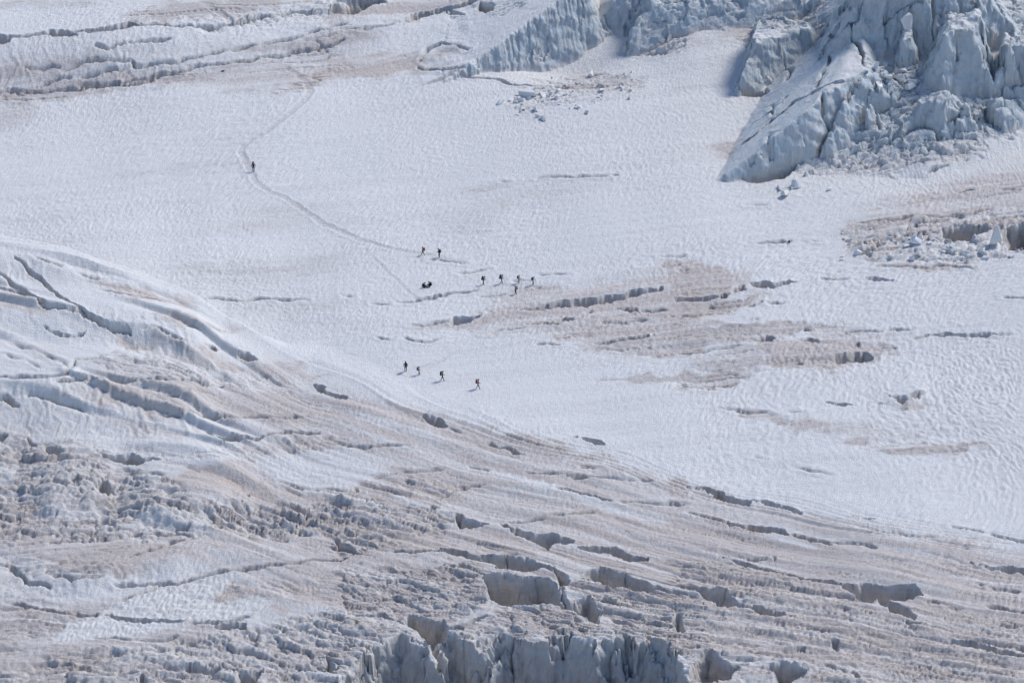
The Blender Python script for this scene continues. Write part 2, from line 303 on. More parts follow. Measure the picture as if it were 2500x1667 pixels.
DROP = ('H', [(30, 1760), (20, 1520), (150, 1420), (240, 1330), (430, 1262), (590, 1325), (610, 1400), (680, 1480), (715, 1500), (670, 1330), (662, 1245), (760, 1262), (880, 1296), (960, 1322),
              (1080, 1245), (1300, 1252), (1480, 1250), (1535, 1222), (1600, 1272), (1750, 1300), (1880, 1300), (2000, 1262), (2090, 1258), (2290, 1355), (2380, 1480), (2480, 1560), (2480, 1760)])
CRACK = [
 ('C', [(380, 1020), (600, 855), (770, 705), (960, 612), (1170, 582)], 0.9, 0.8), ('C', [(965, 640), (958, 780), (1010, 850), (1032, 950)], 0.6, 0.7), ('C', [(598, 930), (612, 1170)], 0.4, 0.4), ('C', [(1032, 370), (990, 500), (940, 600)], 0.5, 0.5), ('C', [(1895, 250), (1890, 380)], 0.6, 0.9), ('C', [(630, 720), (640, 780)], 0.4, 0.4), ('C', [(700, 330), (760, 480), (720, 560)], 0.5, 0.7), ('C', [(1180, 200), (1240, 330), (1260, 460)], 0.7, 0.9), ('C', [(1730, 40), (1720, 180), (1740, 280)], 0.6, 0.8), ('C', [(1420, 60), (1380, 160)], 0.5, 0.6), ('C', [(480, 860), (600, 780), (760, 640)], 0.4, 0.4), ('C', [(1240, 830), (1330, 740), (1500, 720)], 0.6, 0.8), ('C', [(1560, 850), (1620, 800), (1700, 870)], 0.6, 0.8), ('C', [(1800, 800), (1900, 820), (2000, 780)], 0.6, 0.8), ('C', [(2060, 740), (2120, 800), (2230, 770)], 0.6, 0.8), ('C', [(1340, 800), (1360, 880)], 0.6, 0.7), ('C', [(1730, 870), (1760, 960)], 0.6, 0.7),
  # region, points, width m, depth m
 ('A', [(0, 268), (90, 258), (280, 238), (540, 215), (950, 170), (1100, 165), (1230, 178), (1480, 168), (1780, 115), (2000, 85), (2300, 45)], 0.7, 1.0),
 ('A', [(650, 318), (740, 330), (830, 300), (900, 292), (1000, 290), (1100, 280), (1180, 272)], 0.55, 0.8),
 ('A', [(160, 470), (350, 460), (420, 480)], 0.4, 0.6), ('A', [(440, 505), (570, 430), (770, 405), (900, 400), (930, 450), (1050, 440), (1150, 430)], 0.4, 0.6),
 ('A', [(280, 578), (480, 535), (700, 490), (900, 465), (1200, 430), (1500, 350), (1750, 320), (2000, 265), (2352, 165)], 0.45, 0.6),
 ('A', [(540, 585), (850, 560), (1150, 510), (1400, 460), (1700, 420), (2000, 370), (2352, 275)], 0.6, 0.8),
 ('A', [(-40, 640), (250, 632), (500, 615), (700, 588), (950, 580), (1130, 525)], 0.8, 0.9), ('A', [(0, 690), (250, 690), (450, 660)], 0.4, 0.4), ('A', [(0, 665), (200, 660)], 0.4, 0.4),
 ('B', [(130, 202), (300, 190), (370, 152)], 0.6, 0.9), ('B', [(0, 205), (80, 190), (140, 200)], 0.35, 0.4),
 ('B', [(550, 430), (600, 352), (700, 322), (800, 327), (880, 347)], 0.5, 0.5), ('B', [(535, 462), (570, 490), (770, 490), (885, 460)], 0.5, 0.6),
 ('B', [(820, 505), (950, 532), (1080, 552), (1170, 577), (1320, 588)], 0.7, 0.9),
 ('B', [(1090, 1248), (1160, 1250)], 0.4, 0.4), ('B', [(1350, 1218), (1600, 1210), (1840, 1200)], 0.4, 0.4), ('B', [(1860, 1197), (1900, 1200)], 0.6, 0.6),
 ('D', [(-20, 310), (100, 410), (230, 500), (350, 550), (540, 600), (660, 660)], 0.5, 0.6), ('D', [(70, 800), (240, 850), (330, 895), (440, 945), (480, 980)], 0.22, 0.3),
 ('D', [(440, 985), (480, 980), (540, 930), (700, 895), (800, 855)], 0.28, 0.5), ('D', [(-20, 1045), (150, 1030), (330, 1045), (420, 1012), (470, 985)], 0.7, 1.0),
 ('D', [(390, 1065), (560, 1047), (830, 1050), (1000, 1060), (1200, 1065), (1400, 1082), (1550, 1098)], 0.6, 0.8), ('D', [(190, 1120), (500, 1240), (640, 1300)], 0.5, 0.6),
 ('D', [(1800, 1440), (2000, 1420), (2200, 1412)], 0.5, 0.6), ('D', [(960, 705), (1080, 720), (1110, 745), (1180, 780), (1260, 812)], 0.4, 0.5),
 ('D', [(700, 450), (860, 470), (1000, 490), (1110, 528)], 0.5, 0.5), ('D', [(1400, 500), (1520, 510), (1680, 510), (1800, 505), (2000, 510), (2100, 518)], 0.45, 0.6),
 ('D', [(0, 880), (140, 920), (280, 970)], 0.22, 0.3), ('D', [(420, 285), (240, 215)], 0.4, 0.4), ('D', [(700, 360), (540, 320)], 0.35, 0.4), ('D', [(1000, 1165), (1250, 1155), (1480, 1145)], 0.35, 0.3),
 ('D', [(1080, 1280), (1400, 1310), (1700, 1320), (2100, 1310)], 0.4, 0.4), ('D', [(1420, 1395), (1440, 1440)], 0.5, 0.8),
 ('E', [(410, 525), (500, 518), (570, 502)], 0.5, 0.6), ('E', [(700, 490), (760, 470), (850, 460), (930, 450)], 0.55, 0.8), ('E', [(210, 540), (330, 538)], 0.5, 0.5), ('E', [(30, 485), (80, 488)], 0.5, 0.5),
 ('E', [(480, 685), (560, 680), (740, 655)], 0.5, 0.6), ('E', [(1290, 680), (1480, 670), (1520, 660)], 0.4, 0.5), ('E', [(240, 772), (350, 782)], 0.45, 0.5), ('E', [(430, 770), (520, 790), (600, 795), (700, 778)], 0.45, 0.5),
 ('E', [(1340, 808), (1490, 815)], 0.5, 0.5), ('E', [(1000, 745), (1100, 720), (1250, 712)], 0.35, 0.4), ('E', [(740, 1385), (830, 1425)], 0.4, 0.5), ('E', [(0, 1500), (230, 1510), (470, 1505)], 0.5, 0.5),
 ('E', [(1350, 338), (1560, 338)], 0.4, 0.4), ('E', [(1170, 388), (1300, 380)], 0.4, 0.4), ('E', [(810, 335), (860, 325), (1000, 300)], 0.4, 0.4), ('E', [(960, 492), (1130, 470)], 0.4, 0.4),
 ('E', [(600, 232), (760, 240), (860, 255)], 0.4, 0.25), ('E', [(1800, 665), (1900, 660), (2100, 640)], 0.4, 0.5), ('E', [(2050, 590), (2230, 575)], 0.5, 0.6), ('E', [(2200, 220), (2352, 205)], 0.4, 0.4),
 ('F', [(530, 130), (610, 120), (720, 118), (760, 112)], 0.5, 0.6), ('F', [(900, 105), (950, 110)], 0.4, 0.4), ('F', [(600, 532), (730, 530)], 0.45, 0.5), ('F', [(960, 362), (1160, 374)], 0.45, 0.5),
 ('F', [(1050, 316), (1110, 316)], 0.4, 0.4), ('F', [(2210, 490), (2380, 498)], 0.55, 0.6), ('F', [(1120, 722), (1250, 722), (1400, 722), (1580, 710)], 0.45, 0.5), ('F', [(1340, 1216), (1395, 1224)], 0.5, 0.5),
 ('F', [(2150, 745), (2270, 752)], 0.4, 0.4), ('F', [(-20, 1085), (180, 1090), (330, 1080), (380, 1084)], 0.4, 0.4), ('F', [(100, 1118), (250, 1122)], 0.4, 0.4), ('F', [(270, 1250), (380, 1265), (500, 1285), (600, 1275)], 0.4, 0.4),
 ('F', [(760, 1272), (840, 1270)], 0.4, 0.4), ('F', [(0, 880), (300, 840), (440, 815)], 0.45, 0.5), ('F', [(780, 948), (830, 940)], 0.6, 0.6), ('F', [(1350, 280), (1600, 290), (1850, 275), (2000, 295)], 0.4, 0.4),
 ('G', [(-20, 760), (80, 775), (180, 880), (350, 920)], 0.6, 0.8), ('G', [(780, 905), (950, 908), (1200, 890), (1440, 822), (1700, 780), (2000, 755), (2352, 705)], 0.6, 0.8), ('G', [(80, 1020), (300, 1065), (500, 1100), (660, 1100)], 0.6, 0.8),
 ('G', [(1300, 1160), (1500, 1145), (1700, 1120)], 0.5, 0.6), ('G', [(650, 1255), (850, 1265), (1000, 1275), (1200, 1240)], 0.45, 0.6), ('G', [(640, 1395), (900, 1370), (1200, 1310)], 0.4, 0.4), ('G', [(850, 545), (1100, 545), (1280, 560)], 0.6, 0.8),
 ('G', [(900, 700), (1150, 620), (1350, 560)], 0.5, 0.6), ('G', [(340, 820), (500, 860), (700, 840)], 0.5, 0.5), ('G', [(1150, 880), (1000, 950), (800, 1010)], 0.45, 0.5), ('G', [(1900, 200), (2050, 240), (2352, 255)], 0.35, 0.3),
 ('H', [(360, 672), (520, 668), (700, 672)], 0.5, 0.5), ('H', [(1260, 135), (1450, 135), (1800, 165), (2150, 188)], 0.45, 0.5), ('H', [(1640, 88), (1780, 105)], 0.5, 0.5), ('H', [(890, 78), (1000, 118)], 0.5, 0.5),
 ('H', [(1480, 235), (1700, 275), (1860, 332)], 0.6, 0.9), ('H', [(0, 840), (150, 832)], 0.45, 0.5), ('H', [(430, 205), (560, 200)], 0.4, 0.4), ('H', [(1150, 480), (1400, 440), (1740, 400)], 0.45, 0.4),
 ('H', [(1900, 335), (2100, 340), (2352, 350)], 0.4, 0.4), ('H', [(1120, 692), (1210, 692)], 0.45, 0.5), ('H', [(600, 330), (800, 250), (1000, 210)], 0.4, 0.35), ('H', [(200, 170), (400, 130), (700, 120)], 0.35, 0.3),
 ('H', [(740, 1050), (900, 1010), (1040, 990)], 0.5, 0.5), ('H', [(1100, 1090), (1200, 1075)], 0.45, 0.5),
 ('I', [(1860, 490), (2000, 520), (2200, 570), (2380, 605)], 0.45, 0.4), ('I', [(2010, 880), (2080, 890)], 0.5, 0.5), ('I', [(2120, 905), (2310, 940)], 0.5, 0.5), ('I', [(2100, 1045), (2380, 1090)], 0.6, 0.6),
 ('I', [(1820, 1050), (1900, 1065)], 0.5, 0.5), ('I', [(50, 400), (200, 440), (300, 470)], 0.5, 0.5), ('I', [(500, 20), (580, 35)], 0.4, 0.3), ('I', [(780, 90), (900, 115), (1040, 155)], 0.35, 0.3), ('I', [(1000, 600), (1350, 635)], 0.5, 0.5),
 ('I', [(1200, 500), (1500, 545), (1750, 580)], 0.4, 0.3), ('I', [(1930, 640), (1970, 650)], 0.4, 0.4), ('I', [(1690, 1010), (1830, 1030)], 0.45, 0.5), ('I', [(1640, 1440), (1720, 1475)], 0.45, 0.5), ('I', [(1000, 1440), (1130, 1490)], 0.5, 0.7), ('I', [(2100, 1190), (2380, 1180)], 0.4, 0.4),
 ('C', [(460, 1400), (600, 1390)], 0.3, 0.2), ('C', [(1690, 1185), (1840, 1130)], 0.6, 0.6), ('C', [(1200, 1530), (1500, 1500), (1900, 1480), (2120, 1430)], 0.5, 0.5), ('C', [(1900, 1320), (2000, 1300)], 0.7, 0.7), ('C', [(2230, 945), (2270, 950)], 0.6, 0.6),
]
DIRT = [  # region, outline, amount, warmth (0 grey-mauve .. 1 peach), feather m
 ('A', [(-80, 420), (600, 400), (1200, 420), (2352, 180), (2600, 240), (2352, 420), (1500, 520), (600, 640), (-80, 710)], 0.55, 0.25, 3.0),
 ('A', [(-80, 590), (400, 560), (900, 540), (1500, 440), (1700, 480), (900, 610), (300, 700), (-80, 715)], 0.45, 0.45, 1.5),
 ('A', [(820, 120), (1100, 50), (1800, -40), (2200, -40), (1600, 100), (1300, 110), (900, 145)], 0.85, 0.35, 2.0),
 ('A', [(-80, 10), (700, -10), (600, 40), (-80, 60)], 0.4, 0.2, 2.0),
 ('A', [(1550, 650), (1900, 600), (2060, 570), (2352, 390), (2450, 520), (2150, 580), (2050, 645)], 0.55, 0.6, 1.2),
 ('A', [(1300, 560), (1850, 470), (2300, 430), (2200, 560), (1600, 620)], 0.35, 0.55, 3.0),
 ('A', [(830, 1210), (1300, 1120), (1690, 1085), (1690, 1130), (1300, 1170)], 0.32, 0.2, 2.5), ('A', [(1500, 1540), (1900, 1400), (2200, 1440), (1800, 1568)], 0.25, 0.4, 4.0), ('A', [(-60, 700), (200, 690), (250, 800), (-60, 900)], 0.35, 0.35, 4),
 ('B', [(-120, 370), (530, 365), (600, 480), (500, 500), (-120, 530)], 0.7, 0.85, 1.5), ('B', [(-100, 130), (380, 130), (700, 80), (1000, -40), (700, -40), (100, 60)], 0.6, 0.6, 2.5), ('B', [(-100, 130), (130, 130), (130, 240), (-100, 260)], .5, .5, 2),
 ('B', [(560, 430), (700, 330), (860, 345), (760, 400), (600, 450)], 0.55, 0.5, 1.5), ('B', [(540, 460), (800, 440), (880, 470), (800, 500), (600, 495)], 0.45, 0.4, 1.0),
 ('B', [(1350, 560), (1700, 480), (2070, 560), (2000, 640), (1650, 640)], 0.45, 0.35, 2.0), ('B', [(900, 1290), (1500, 1250), (1900, 1205), (1500, 1310), (1050, 1400)], 0.35, 0.4, 3.5), ('B', [(700, 1500), (1100, 1450), (1000, 1568), (700, 1600)], 0.3, 0.4, 4),
 ('B', [(2000, 230), (2100, 60), (2352, 0), (2500, 300), (2100, 400)], 0.35, 0.3, 2),
 ('C', [(200, 200), (430, 200), (700, 40), (900, 0), (1000, 150), (700, 260), (440, 270)], 0.5, 0.4, 1.5), ('C', [(-60, 560), (200, 520), (260, 540), (-60, 640)], 0.2, 0.2, 3),
 ('C', [(1250, 1420), (1700, 1300), (2400, 1120), (2500, 1600), (1150, 1590)], 0.55, 0.6, 3.0), ('C', [(240, 980), (420, 900), (400, 1100), (270, 1080)], 0.5, 0.4, 1.5), ('C', [(800, 1140), (1400, 960), (2000, 900), (1900, 1120), (1400, 1180)], 0.3, 0.25, 3),
 ('D', [(620, 370), (900, 395), (1200, 480), (1430, 575), (1100, 535), (860, 480), (700, 435)], 0.75, 0.85, 0.7), ('D', [(1080, 595), (1400, 640), (1650, 712), (1500, 738), (1250, 680)], 0.75, 0.8, 0.8),
 ('D', [(820, 725), (950, 740), (1300, 840), (1700, 930), (2000, 960), (2270, 1035), (1900, 1040), (2150, 1090), (1700, 1010), (1250, 890), (960, 805)], 0.7, 0.75, 0.8),
 ('D', [(340, 1140), (800, 1090), (1450, 1100), (2000, 1130), (2400, 1230), (2400, 1350), (1600, 1325), (1000, 1290), (560, 1190)], 0.62, 0.6, 1.5), ('D', [(-60, 560), (300, 540), (640, 640), (300, 600)], 0.3, 0.5, 1.0), ('D', [(-60, 430), (250, 520), (520, 600), (300, 570), (-60, 500)], 0.5, 0.35, 0.8),
 ('D', [(80, 810), (240, 770), (460, 930), (330, 960)], 0.25, 0.6, 1.5), ('D', [(560, 940), (830, 880), (1300, 960), (1600, 1050), (1200, 1060), (700, 1050)], 0.4, 0.25, 1.5), ('D', [(680, 1320), (1100, 1300), (1300, 1440), (900, 1440)], 0.4, 0.4, 1.5), ('D', [(-60, 1380), (120, 1430), (400, 1500), (600, 1560), (-60, 1600)], .55, .4, 1.5),
 ('D', [(1300, 300), (2352, 180), (2352, 330), (1500, 400)], 0.28, 0.2, 4), ('D', [(1400, 510), (2300, 530), (2352, 620), (1700, 600)], 0.3, 0.3, 3), ('D', [(1830, 920), (2050, 920), (2140, 965), (2030, 990)], 0.65, 0.7, 0.8),
 ('E', [(950, 600), (1250, 470), (1700, 400), (2352, 270), (2600, 300), (2600, 520), (2352, 780), (1750, 830), (1300, 720), (900, 720)], 0.5, 0.65, 3.0), ('E', [(1150, 560), (1500, 460), (2100, 420), (1700, 500), (1300, 560)], 0.3, 0.8, 1.5), ('E', [(460, 700), (740, 640), (1000, 650), (900, 720)], 0.4, 0.6, 1.5),
 ('E', [(1650, 850), (1900, 790), (2352, 730), (2352, 900), (2100, 900)], 0.55, 0.45, 1.5), ('E', [(1790, 1045), (2000, 1030), (2380, 1040), (2380, 1090), (2000, 1075)], 0.7, 0.45, 0.8), ('E', [(1000, 460), (1300, 400), (1400, 450), (1050, 500)], .35, .4, 2),
 ('E', [(-60, 1150), (300, 1200), (700, 1300), (950, 1360), (1500, 1500), (1900, 1600), (900, 1600), (600, 1390), (300, 1330), (-60, 1290)], 0.55, 0.65, 1.5), ('E', [(-60, 1380), (500, 1400), (800, 1520), (-60, 1560)], 0.3, 0.4, 2.0),
 ('F', [(-40, 240), (150, 250), (430, 320), (470, 400), (340, 460), (-40, 500)], 0.6, 0.8, 1.5), ('F', [(-40, 530), (600, 450), (620, 480), (300, 590), (-40, 700)], 0.5, 0.7, 1.5),
 ('F', [(-40, 720), (750, 650), (900, 690), (600, 790), (300, 800), (-40, 900)], 0.85, 0.4, 1.2), ('F', [(500, 790), (900, 780), (1200, 780), (1520, 850), (1330, 920), (1100, 980), (900, 960), (600, 960)], 0.62, 0.5, 1.2), ('F', [(900, 950), (1250, 920), (1350, 900), (1080, 1005)], 0.5, 0.8, 0.8),
 ('F', [(-40, 1030), (300, 1010), (520, 1000), (380, 1090), (-40, 1100)], 0.7, 0.4, 1.0), ('F', [(0, 940), (500, 830), (650, 960), (300, 1020)], 0.35, 0.4, 1.5), ('F', [(850, 700), (1100, 680), (1400, 760), (1050, 780)], 0.4, 0.7, 1.5),
 ('F', [(220, 1240), (500, 1270), (700, 1315), (950, 1335), (1050, 1402), (860, 1405), (600, 1345)], 0.7, 0.5, 0.8), ('F', [(980, 1430), (1400, 1490), (1900, 1490), (2080, 1510), (1900, 1560), (1600, 1590), (1350, 1530)], 0.6, 0.45, 1.2), ('F', [(950, 1340), (1400, 1400), (1700, 1480), (1200, 1460)], 0.3, 0.4, 2.0),
 ('F', [(1500, 1240), (1650, 1160), (1700, 1180), (1600, 1270)], 0.6, 0.6, 0.6), ('F', [(1330, 270), (2000, 280), (2030, 300), (1700, 310), (1400, 300)], 0.5, 0.6, 0.8), ('F', [(1080, 100), (1600, 20), (1650, 60), (1300, 230)], 0.4, 0.65, 1.5), ('F', [(1440, 80), (1610, 45), (1620, 70), (1500, 100)], .8, .7, .5),
 ('G', [(-60, 0), (500, 20), (900, 100), (1300, 300), (2400, 320), (2400, 560), (1000, 540), (700, 560), (-60, 600)], 0.4, 0.3, 3.0), ('G', [(-60, 200), (200, 180), (300, 480), (-60, 600)], 0.35, 0.7, 2.0), ('G', [(-60, 420), (250, 460), (650, 490), (500, 590), (-60, 620)], 0.5, 0.35, 1.5),
 ('G', [(1080, 170), (1300, 90), (1730, 40), (1860, 180), (1960, 240), (2400, 260), (2400, 300), (1900, 315), (1300, 290)], 0.75, 0.85, 1.0), ('G', [(60, 620), (700, 590), (1300, 560), (2050, 560), (1750, 640), (1250, 700), (1000, 760), (800, 850), (300, 720)], 0.7, 0.8, 1.2),
 ('G', [(400, 720), (900, 640), (1300, 560), (900, 700), (820, 830), (500, 860), (330, 800)], 0.6, 0.3, 1.2), ('G', [(1300, 760), (1900, 640), (2400, 560), (2400, 780), (1700, 800), (1450, 820)], 0.5, 0.5, 1.5), ('G', [(1480, 880), (2400, 720), (2400, 1050), (1900, 1060), (1850, 980), (1480, 1030), (1380, 1020)], 0.75, 0.65, 1.2),
 ('G', [(-60, 1000), (300, 1060), (700, 1090), (450, 1190), (300, 1280), (-60, 1300)], 0.75, 0.45, 1.2), ('G', [(-60, 1250), (330, 1280), (900, 1250), (1500, 1150), (1400, 1250), (700, 1420), (-60, 1500)], 0.7, 0.6, 1.5), ('G', [(-60, 1420), (700, 1380), (1400, 1300), (2400, 1250), (2400, 1700), (-60, 1700)], 0.42, 0.4, 3.0),
 ('G', [(500, 1060), (850, 1010), (690, 1090)], 0.7, 0.35, 0.8),
 ('H', [(150, 200), (500, 110), (900, 130), (1250, 180), (900, 280), (500, 350), (-60, 300)], 0.65, 0.7, 1.5), ('H', [(900, 60), (1300, 30), (1900, 90), (2352, 200), (2352, 340), (1600, 230), (1250, 160)], 0.55, 0.7, 2.0), ('H', [(-60, 330), (600, 380), (800, 480), (500, 600), (-60, 600)], 0.4, 0.3, 2.0),
 ('H', [(500, 560), (800, 500), (1200, 540), (1450, 640), (1300, 720), (700, 650), (350, 690), (-60, 740), (-60, 690)], 0.72, 0.85, 1.5), ('H', [(1150, 480), (1750, 400), (2400, 480), (2400, 900), (1600, 600), (1300, 520)], 0.62, 0.75, 2.0), ('H', [(1450, 660), (2400, 720), (2400, 960), (1700, 780), (1500, 760)], 0.6, 0.65, 2.0),
 ('H', [(-60, 760), (900, 720), (1100, 800), (1000, 980), (600, 1100), (-60, 1080)], 0.55, 0.5, 2.0), ('H', [(1050, 790), (1420, 780), (1500, 860), (1080, 840)], 0.45, 0.5, 1.0), ('H', [(740, 1210), (1100, 1060), (1600, 1080), (1750, 1180), (1540, 1230), (800, 1290)], 0.42, 0.5, 1.5), ('H', [(-60, 1130), (330, 1110), (600, 1280), (430, 1260), (200, 1400), (-60, 1400)], 0.35, 0.4, 1.5),
 ('H', [(1520, 900), (1900, 920), (2400, 940), (2400, 1300), (1900, 1280), (1750, 1100)], 0.48, 0.5, 2.0),
 ('I', [(-60, 180), (250, 260), (480, 350), (900, 410), (1400, 520), (1800, 600), (2400, 720), (2400, 1568), (1200, 1600), (-60, 1600)], 0.5, 0.6, 2.0), ('I', [(-60, 400), (350, 480), (900, 640), (1300, 720), (1900, 800), (2400, 860), (2400, 960), (1650, 920), (900, 840), (-60, 700)], 0.32, 0.8, 2.0), ('I', [(-60, 860), (400, 760), (800, 860), (1200, 960), (1450, 1080), (1000, 1130), (500, 1000), (-60, 930)], .3, .6, 2.0),
 ('I', [(600, 1090), (1200, 1020), (1450, 1100), (1000, 1140)], 0.45, 0.5, 2.0), ('I', [(1600, 600), (2100, 620), (2400, 720), (2400, 780), (2000, 740)], .35, .9, 1.5),
]
CLEAN = [  # clean white snow: outline, amount, feather
 ('G', [(700, 1075), (860, 990), (1100, 925), (1500, 845), (1600, 840), (1560, 900), (1440, 1010), (1900, 990), (1700, 1110), (1250, 1145), (900, 1120)], 0.95, 0.6),
 ('G', [(320, 1290), (440, 1190), (680, 1108), (1000, 1150), (1290, 1165), (900, 1240), (600, 1270)], 0.95, 0.6),
 ('G', [(1740, 10), (2400, -60), (2700, 60), (2400, 245), (2050, 238), (1880, 190)], 0.8, 0.8),
 ('G', [(120, 880), (400, 890), (700, 870), (1000, 800), (1280, 740), (1450, 770), (1200, 870), (800, 930), (1000, 940), (500, 1020), (250, 960)], 0.8, 0.6),
 ('G', [(830, 500), (1000, 390), (1420, 380), (1450, 480), (1700, 500), (1300, 520)], 0.6, 1.0), ('G', [(200, 300), (640, 290), (740, 440), (500, 470), (300, 400)], 0.5, 1.2), ('G', [(-60, 60), (60, 60), (150, 130), (60, 200), (-60, 180)], 0.6, 0.8),
 ('H', [(900, 80), (1000, 112), (1200, 140), (1400, 195), (1520, 240), (1700, 285), (1840, 345), (1900, 365), (2250, 465), (2200, 478), (1880, 395), (1700, 345), (1520, 270), (1380, 245), (1180, 180), (1000, 130)], 0.9, 0.4),
 ('H', [(330, 285), (380, 285), (490, 335), (700, 385), (820, 400), (700, 402), (470, 350)], 0.9, 0.3), ('H', [(1180, 535), (1250, 565), (1340, 605), (1430, 640), (1480, 640), (1350, 640), (1240, 590)], 0.8, 0.3),
 ('I', [(-20, 395), (60, 405), (180, 460), (160, 470), (-20, 425)], 0.8, 0.3), ('I', [(470, 515), (560, 545), (740, 585), (900, 630), (960, 660), (850, 645), (600, 575)], 0.95, 0.3),
 ('I', [(930, 415), (1000, 430), (1200, 490), (1400, 530), (1760, 605), (1700, 612), (1350, 545), (1100, 490)], 0.8, 0.4), ('H', [(640, 250), (700, 215), (900, 180), (1100, 110), (1500, 1060), (1100, 1060)], 0.0, 1.0),
]
ROUGH = [  # chaotic lumpy ice: outline, amount, feather
 ('A', [(1000, 140), (1600, 100), (2400, -40), (2600, 0), (2300, 100), (1600, 190), (1200, 200)], 0.7, 2.0),
 ('B', [(-60, 0), (340, -40), (300, 30), (-60, 90)], 0.8, 2), ('B', [(880, 80), (950, -20), (1350, -60), (1320, 40), (1080, 90)], 0.8, 1.5), ('B', [(1380, 560), (1760, 480), (2080, 560), (2000, 640), (1650, 680), (1300, 780), (1180, 740), (1250, 600)], 0.55, 2.0), ('B', [(1980, 330), (2040, 150), (2352, -60), (2352, 330), (2100, 400)], 1.0, 1.5),
 ('C', [(-60, -60), (500, -60), (400, 150), (200, 150), (-60, 280)], 1.0, 1.5), ('C', [(430, 260), (520, 120), (1000, -60), (1050, 150), (700, 280), (500, 270)], 0.9, 1.5), ('C', [(1050, 1000), (1330, 700), (1700, 560), (2130, 650), (2450, 660), (2352, 800), (2080, 1060), (1500, 1190), (1100, 1150), (800, 1150)], 1.0, 2.0), ('C', [(1300, 380), (1640, 380), (1700, 620), (1300, 700)], 1.0, 1.5), ('C', [(2200, 0), (2500, 0), (2500, 300), (2250, 300)], 1, 2), ('C', [(1100, 1568), (1500, 1480), (2400, 1400), (2400, 1650), (1100, 1650)], 0.6, 2.0),
 ('D', [(-60, 1400), (300, 1480), (1300, 1540), (2352, 1420), (2352, 1620), (-60, 1620)], 0.5, 2.0), ('D', [(700, 880), (960, 870), (1600, 960), (2000, 1090), (1200, 1070), (700, 1050)], 0.45, 1.5), ('D', [(1200, 640), (1600, 700), (1400, 730), (1050, 640)], .4, 1.0),
 ('E', [(1600, 830), (2352, 740), (2352, 900), (2000, 900)], 0.3, 1.5), ('E', [(1900, 600), (2352, 540), (2352, 760), (1700, 800), (1200, 720)], 0.2, 2.0),
 ('F', [(-40, 720), (750, 640), (1040, 700), (1500, 850), (1100, 960), (500, 1000), (380, 1090), (-40, 1100)], 0.28, 1.5), ('F', [(1080, 90), (1500, 0), (2400, -60), (2400, 170), (2000, 260), (1300, 240)], 0.9, 1.5), ('F', [(-40, 560), (600, 460), (400, 600), (-40, 700)], .3, 1.5),
 ('G', [(-60, -40), (700, 50), (1100, 130), (1300, 300), (2400, 310), (2600, 560), (1300, 560), (700, 600), (-60, 620)], 1.0, 1.5), ('G', [(-60, 640), (250, 700), (800, 680), (800, 860), (200, 860), (-60, 800)], 0.5, 1.5), ('G', [(-60, 900), (200, 960), (680, 1090), (300, 1260), (-60, 1400)], 0.45, 1.5), ('G', [(300, 1420), (1300, 1260), (1900, 1140), (2400, 1060), (2600, 1300), (2500, 1700), (-60, 1700), (-60, 1500)], 0.85, 1.5), ('G', [(1450, 900), (2352, 800), (2352, 1050), (1900, 1000), (1400, 1010)], 0.35, 1.5),
 ('H', [(-60, 260), (500, 350), (800, 420), (700, 560), (200, 680), (-60, 700)], 0.7, 1.5), ('H', [(200, 200), (500, 150), (1000, 200), (700, 350), (300, 320)], 0.4, 1.5), ('H', [(-60, 780), (900, 740), (1050, 960), (740, 1180), (300, 1080), (-60, 1100)], 0.75, 1.5), ('H', [(660, 1240), (1100, 1040), (1500, 1040), (1800, 1180), (2400, 1000), (2400, 1400), (1500, 1240), (900, 1300)], 0.7, 1.5), ('H', [(-80, 1110), (330, 1100), (640, 1330), (430, 1260), (-80, 1450)], 0.6, 1.5), ('H', [(1500, 850), (2400, 920), (2400, 1300), (1700, 1100)], 0.6, 1.5), ('H', [(500, 520), (1100, 520), (1400, 700), (700, 640)], 0.2, 1.5),
 ('I', [(-60, 700), (600, 780), (1100, 900), (1400, 1100), (1800, 1100), (2400, 1150), (2400, 1700), (-60, 1700)], 0.5, 3.0), ('I', [(-60, 1150), (900, 1180), (1600, 1250), (2400, 1450), (2400, 1700), (-60, 1700)], 0.35, 3.0), ('I', [(-60, 250), (900, 450), (2400, 760), (2400, 1100), (900, 860), (-60, 700)], 0.12, 3.0),
]
CUPS = [  # relative depth of the sun cups
 ('F', [(-200, 100), (1200, 150), (2400, 180), (2500, 1568), (1300, 1500), (900, 1250), (400, 1000), (1000, 600), (-200, 350)], 0.3, 8), ('E', [(1000, 600), (1300, 400), (1600, 200), (2400, 100), (2400, 760), (1300, 720)], 0.6, 6),
 ('D', [(-100, 150), (300, 260), (1000, 430), (1650, 700), (2270, 1000), (2352, 1200), (1000, 1080), (-100, 1000)], -0.75, 2), ('E', [(-200, 820), (1200, 850), (1900, 1000), (2400, 1150), (2352, 1600), (700, 1250), (-200, 1080)], -0.45, 5), ('I', [(-60, -60), (1800, 0), (2300, 450), (1000, 400), (-60, 100)], -0.4, 6),
 ('G', [(330, 1290), (700, 1040), (1100, 925), (1600, 840), (1900, 990), (1700, 1110), (1250, 1165), (900, 1240)], 1.3, 1.0), ('A', [(-60, 190), (900, 190), (2400, 60), (2400, 280), (1200, 500), (-60, 640)], 0.3, 3), ('C', [(-100, 250), (600, 120), (500, 400), (400, 700), (-100, 700)], 0.5, 3), ('C', [(1200, 1400), (2400, 1150), (2500, 1568), (1200, 1568)], .6, 3),
]
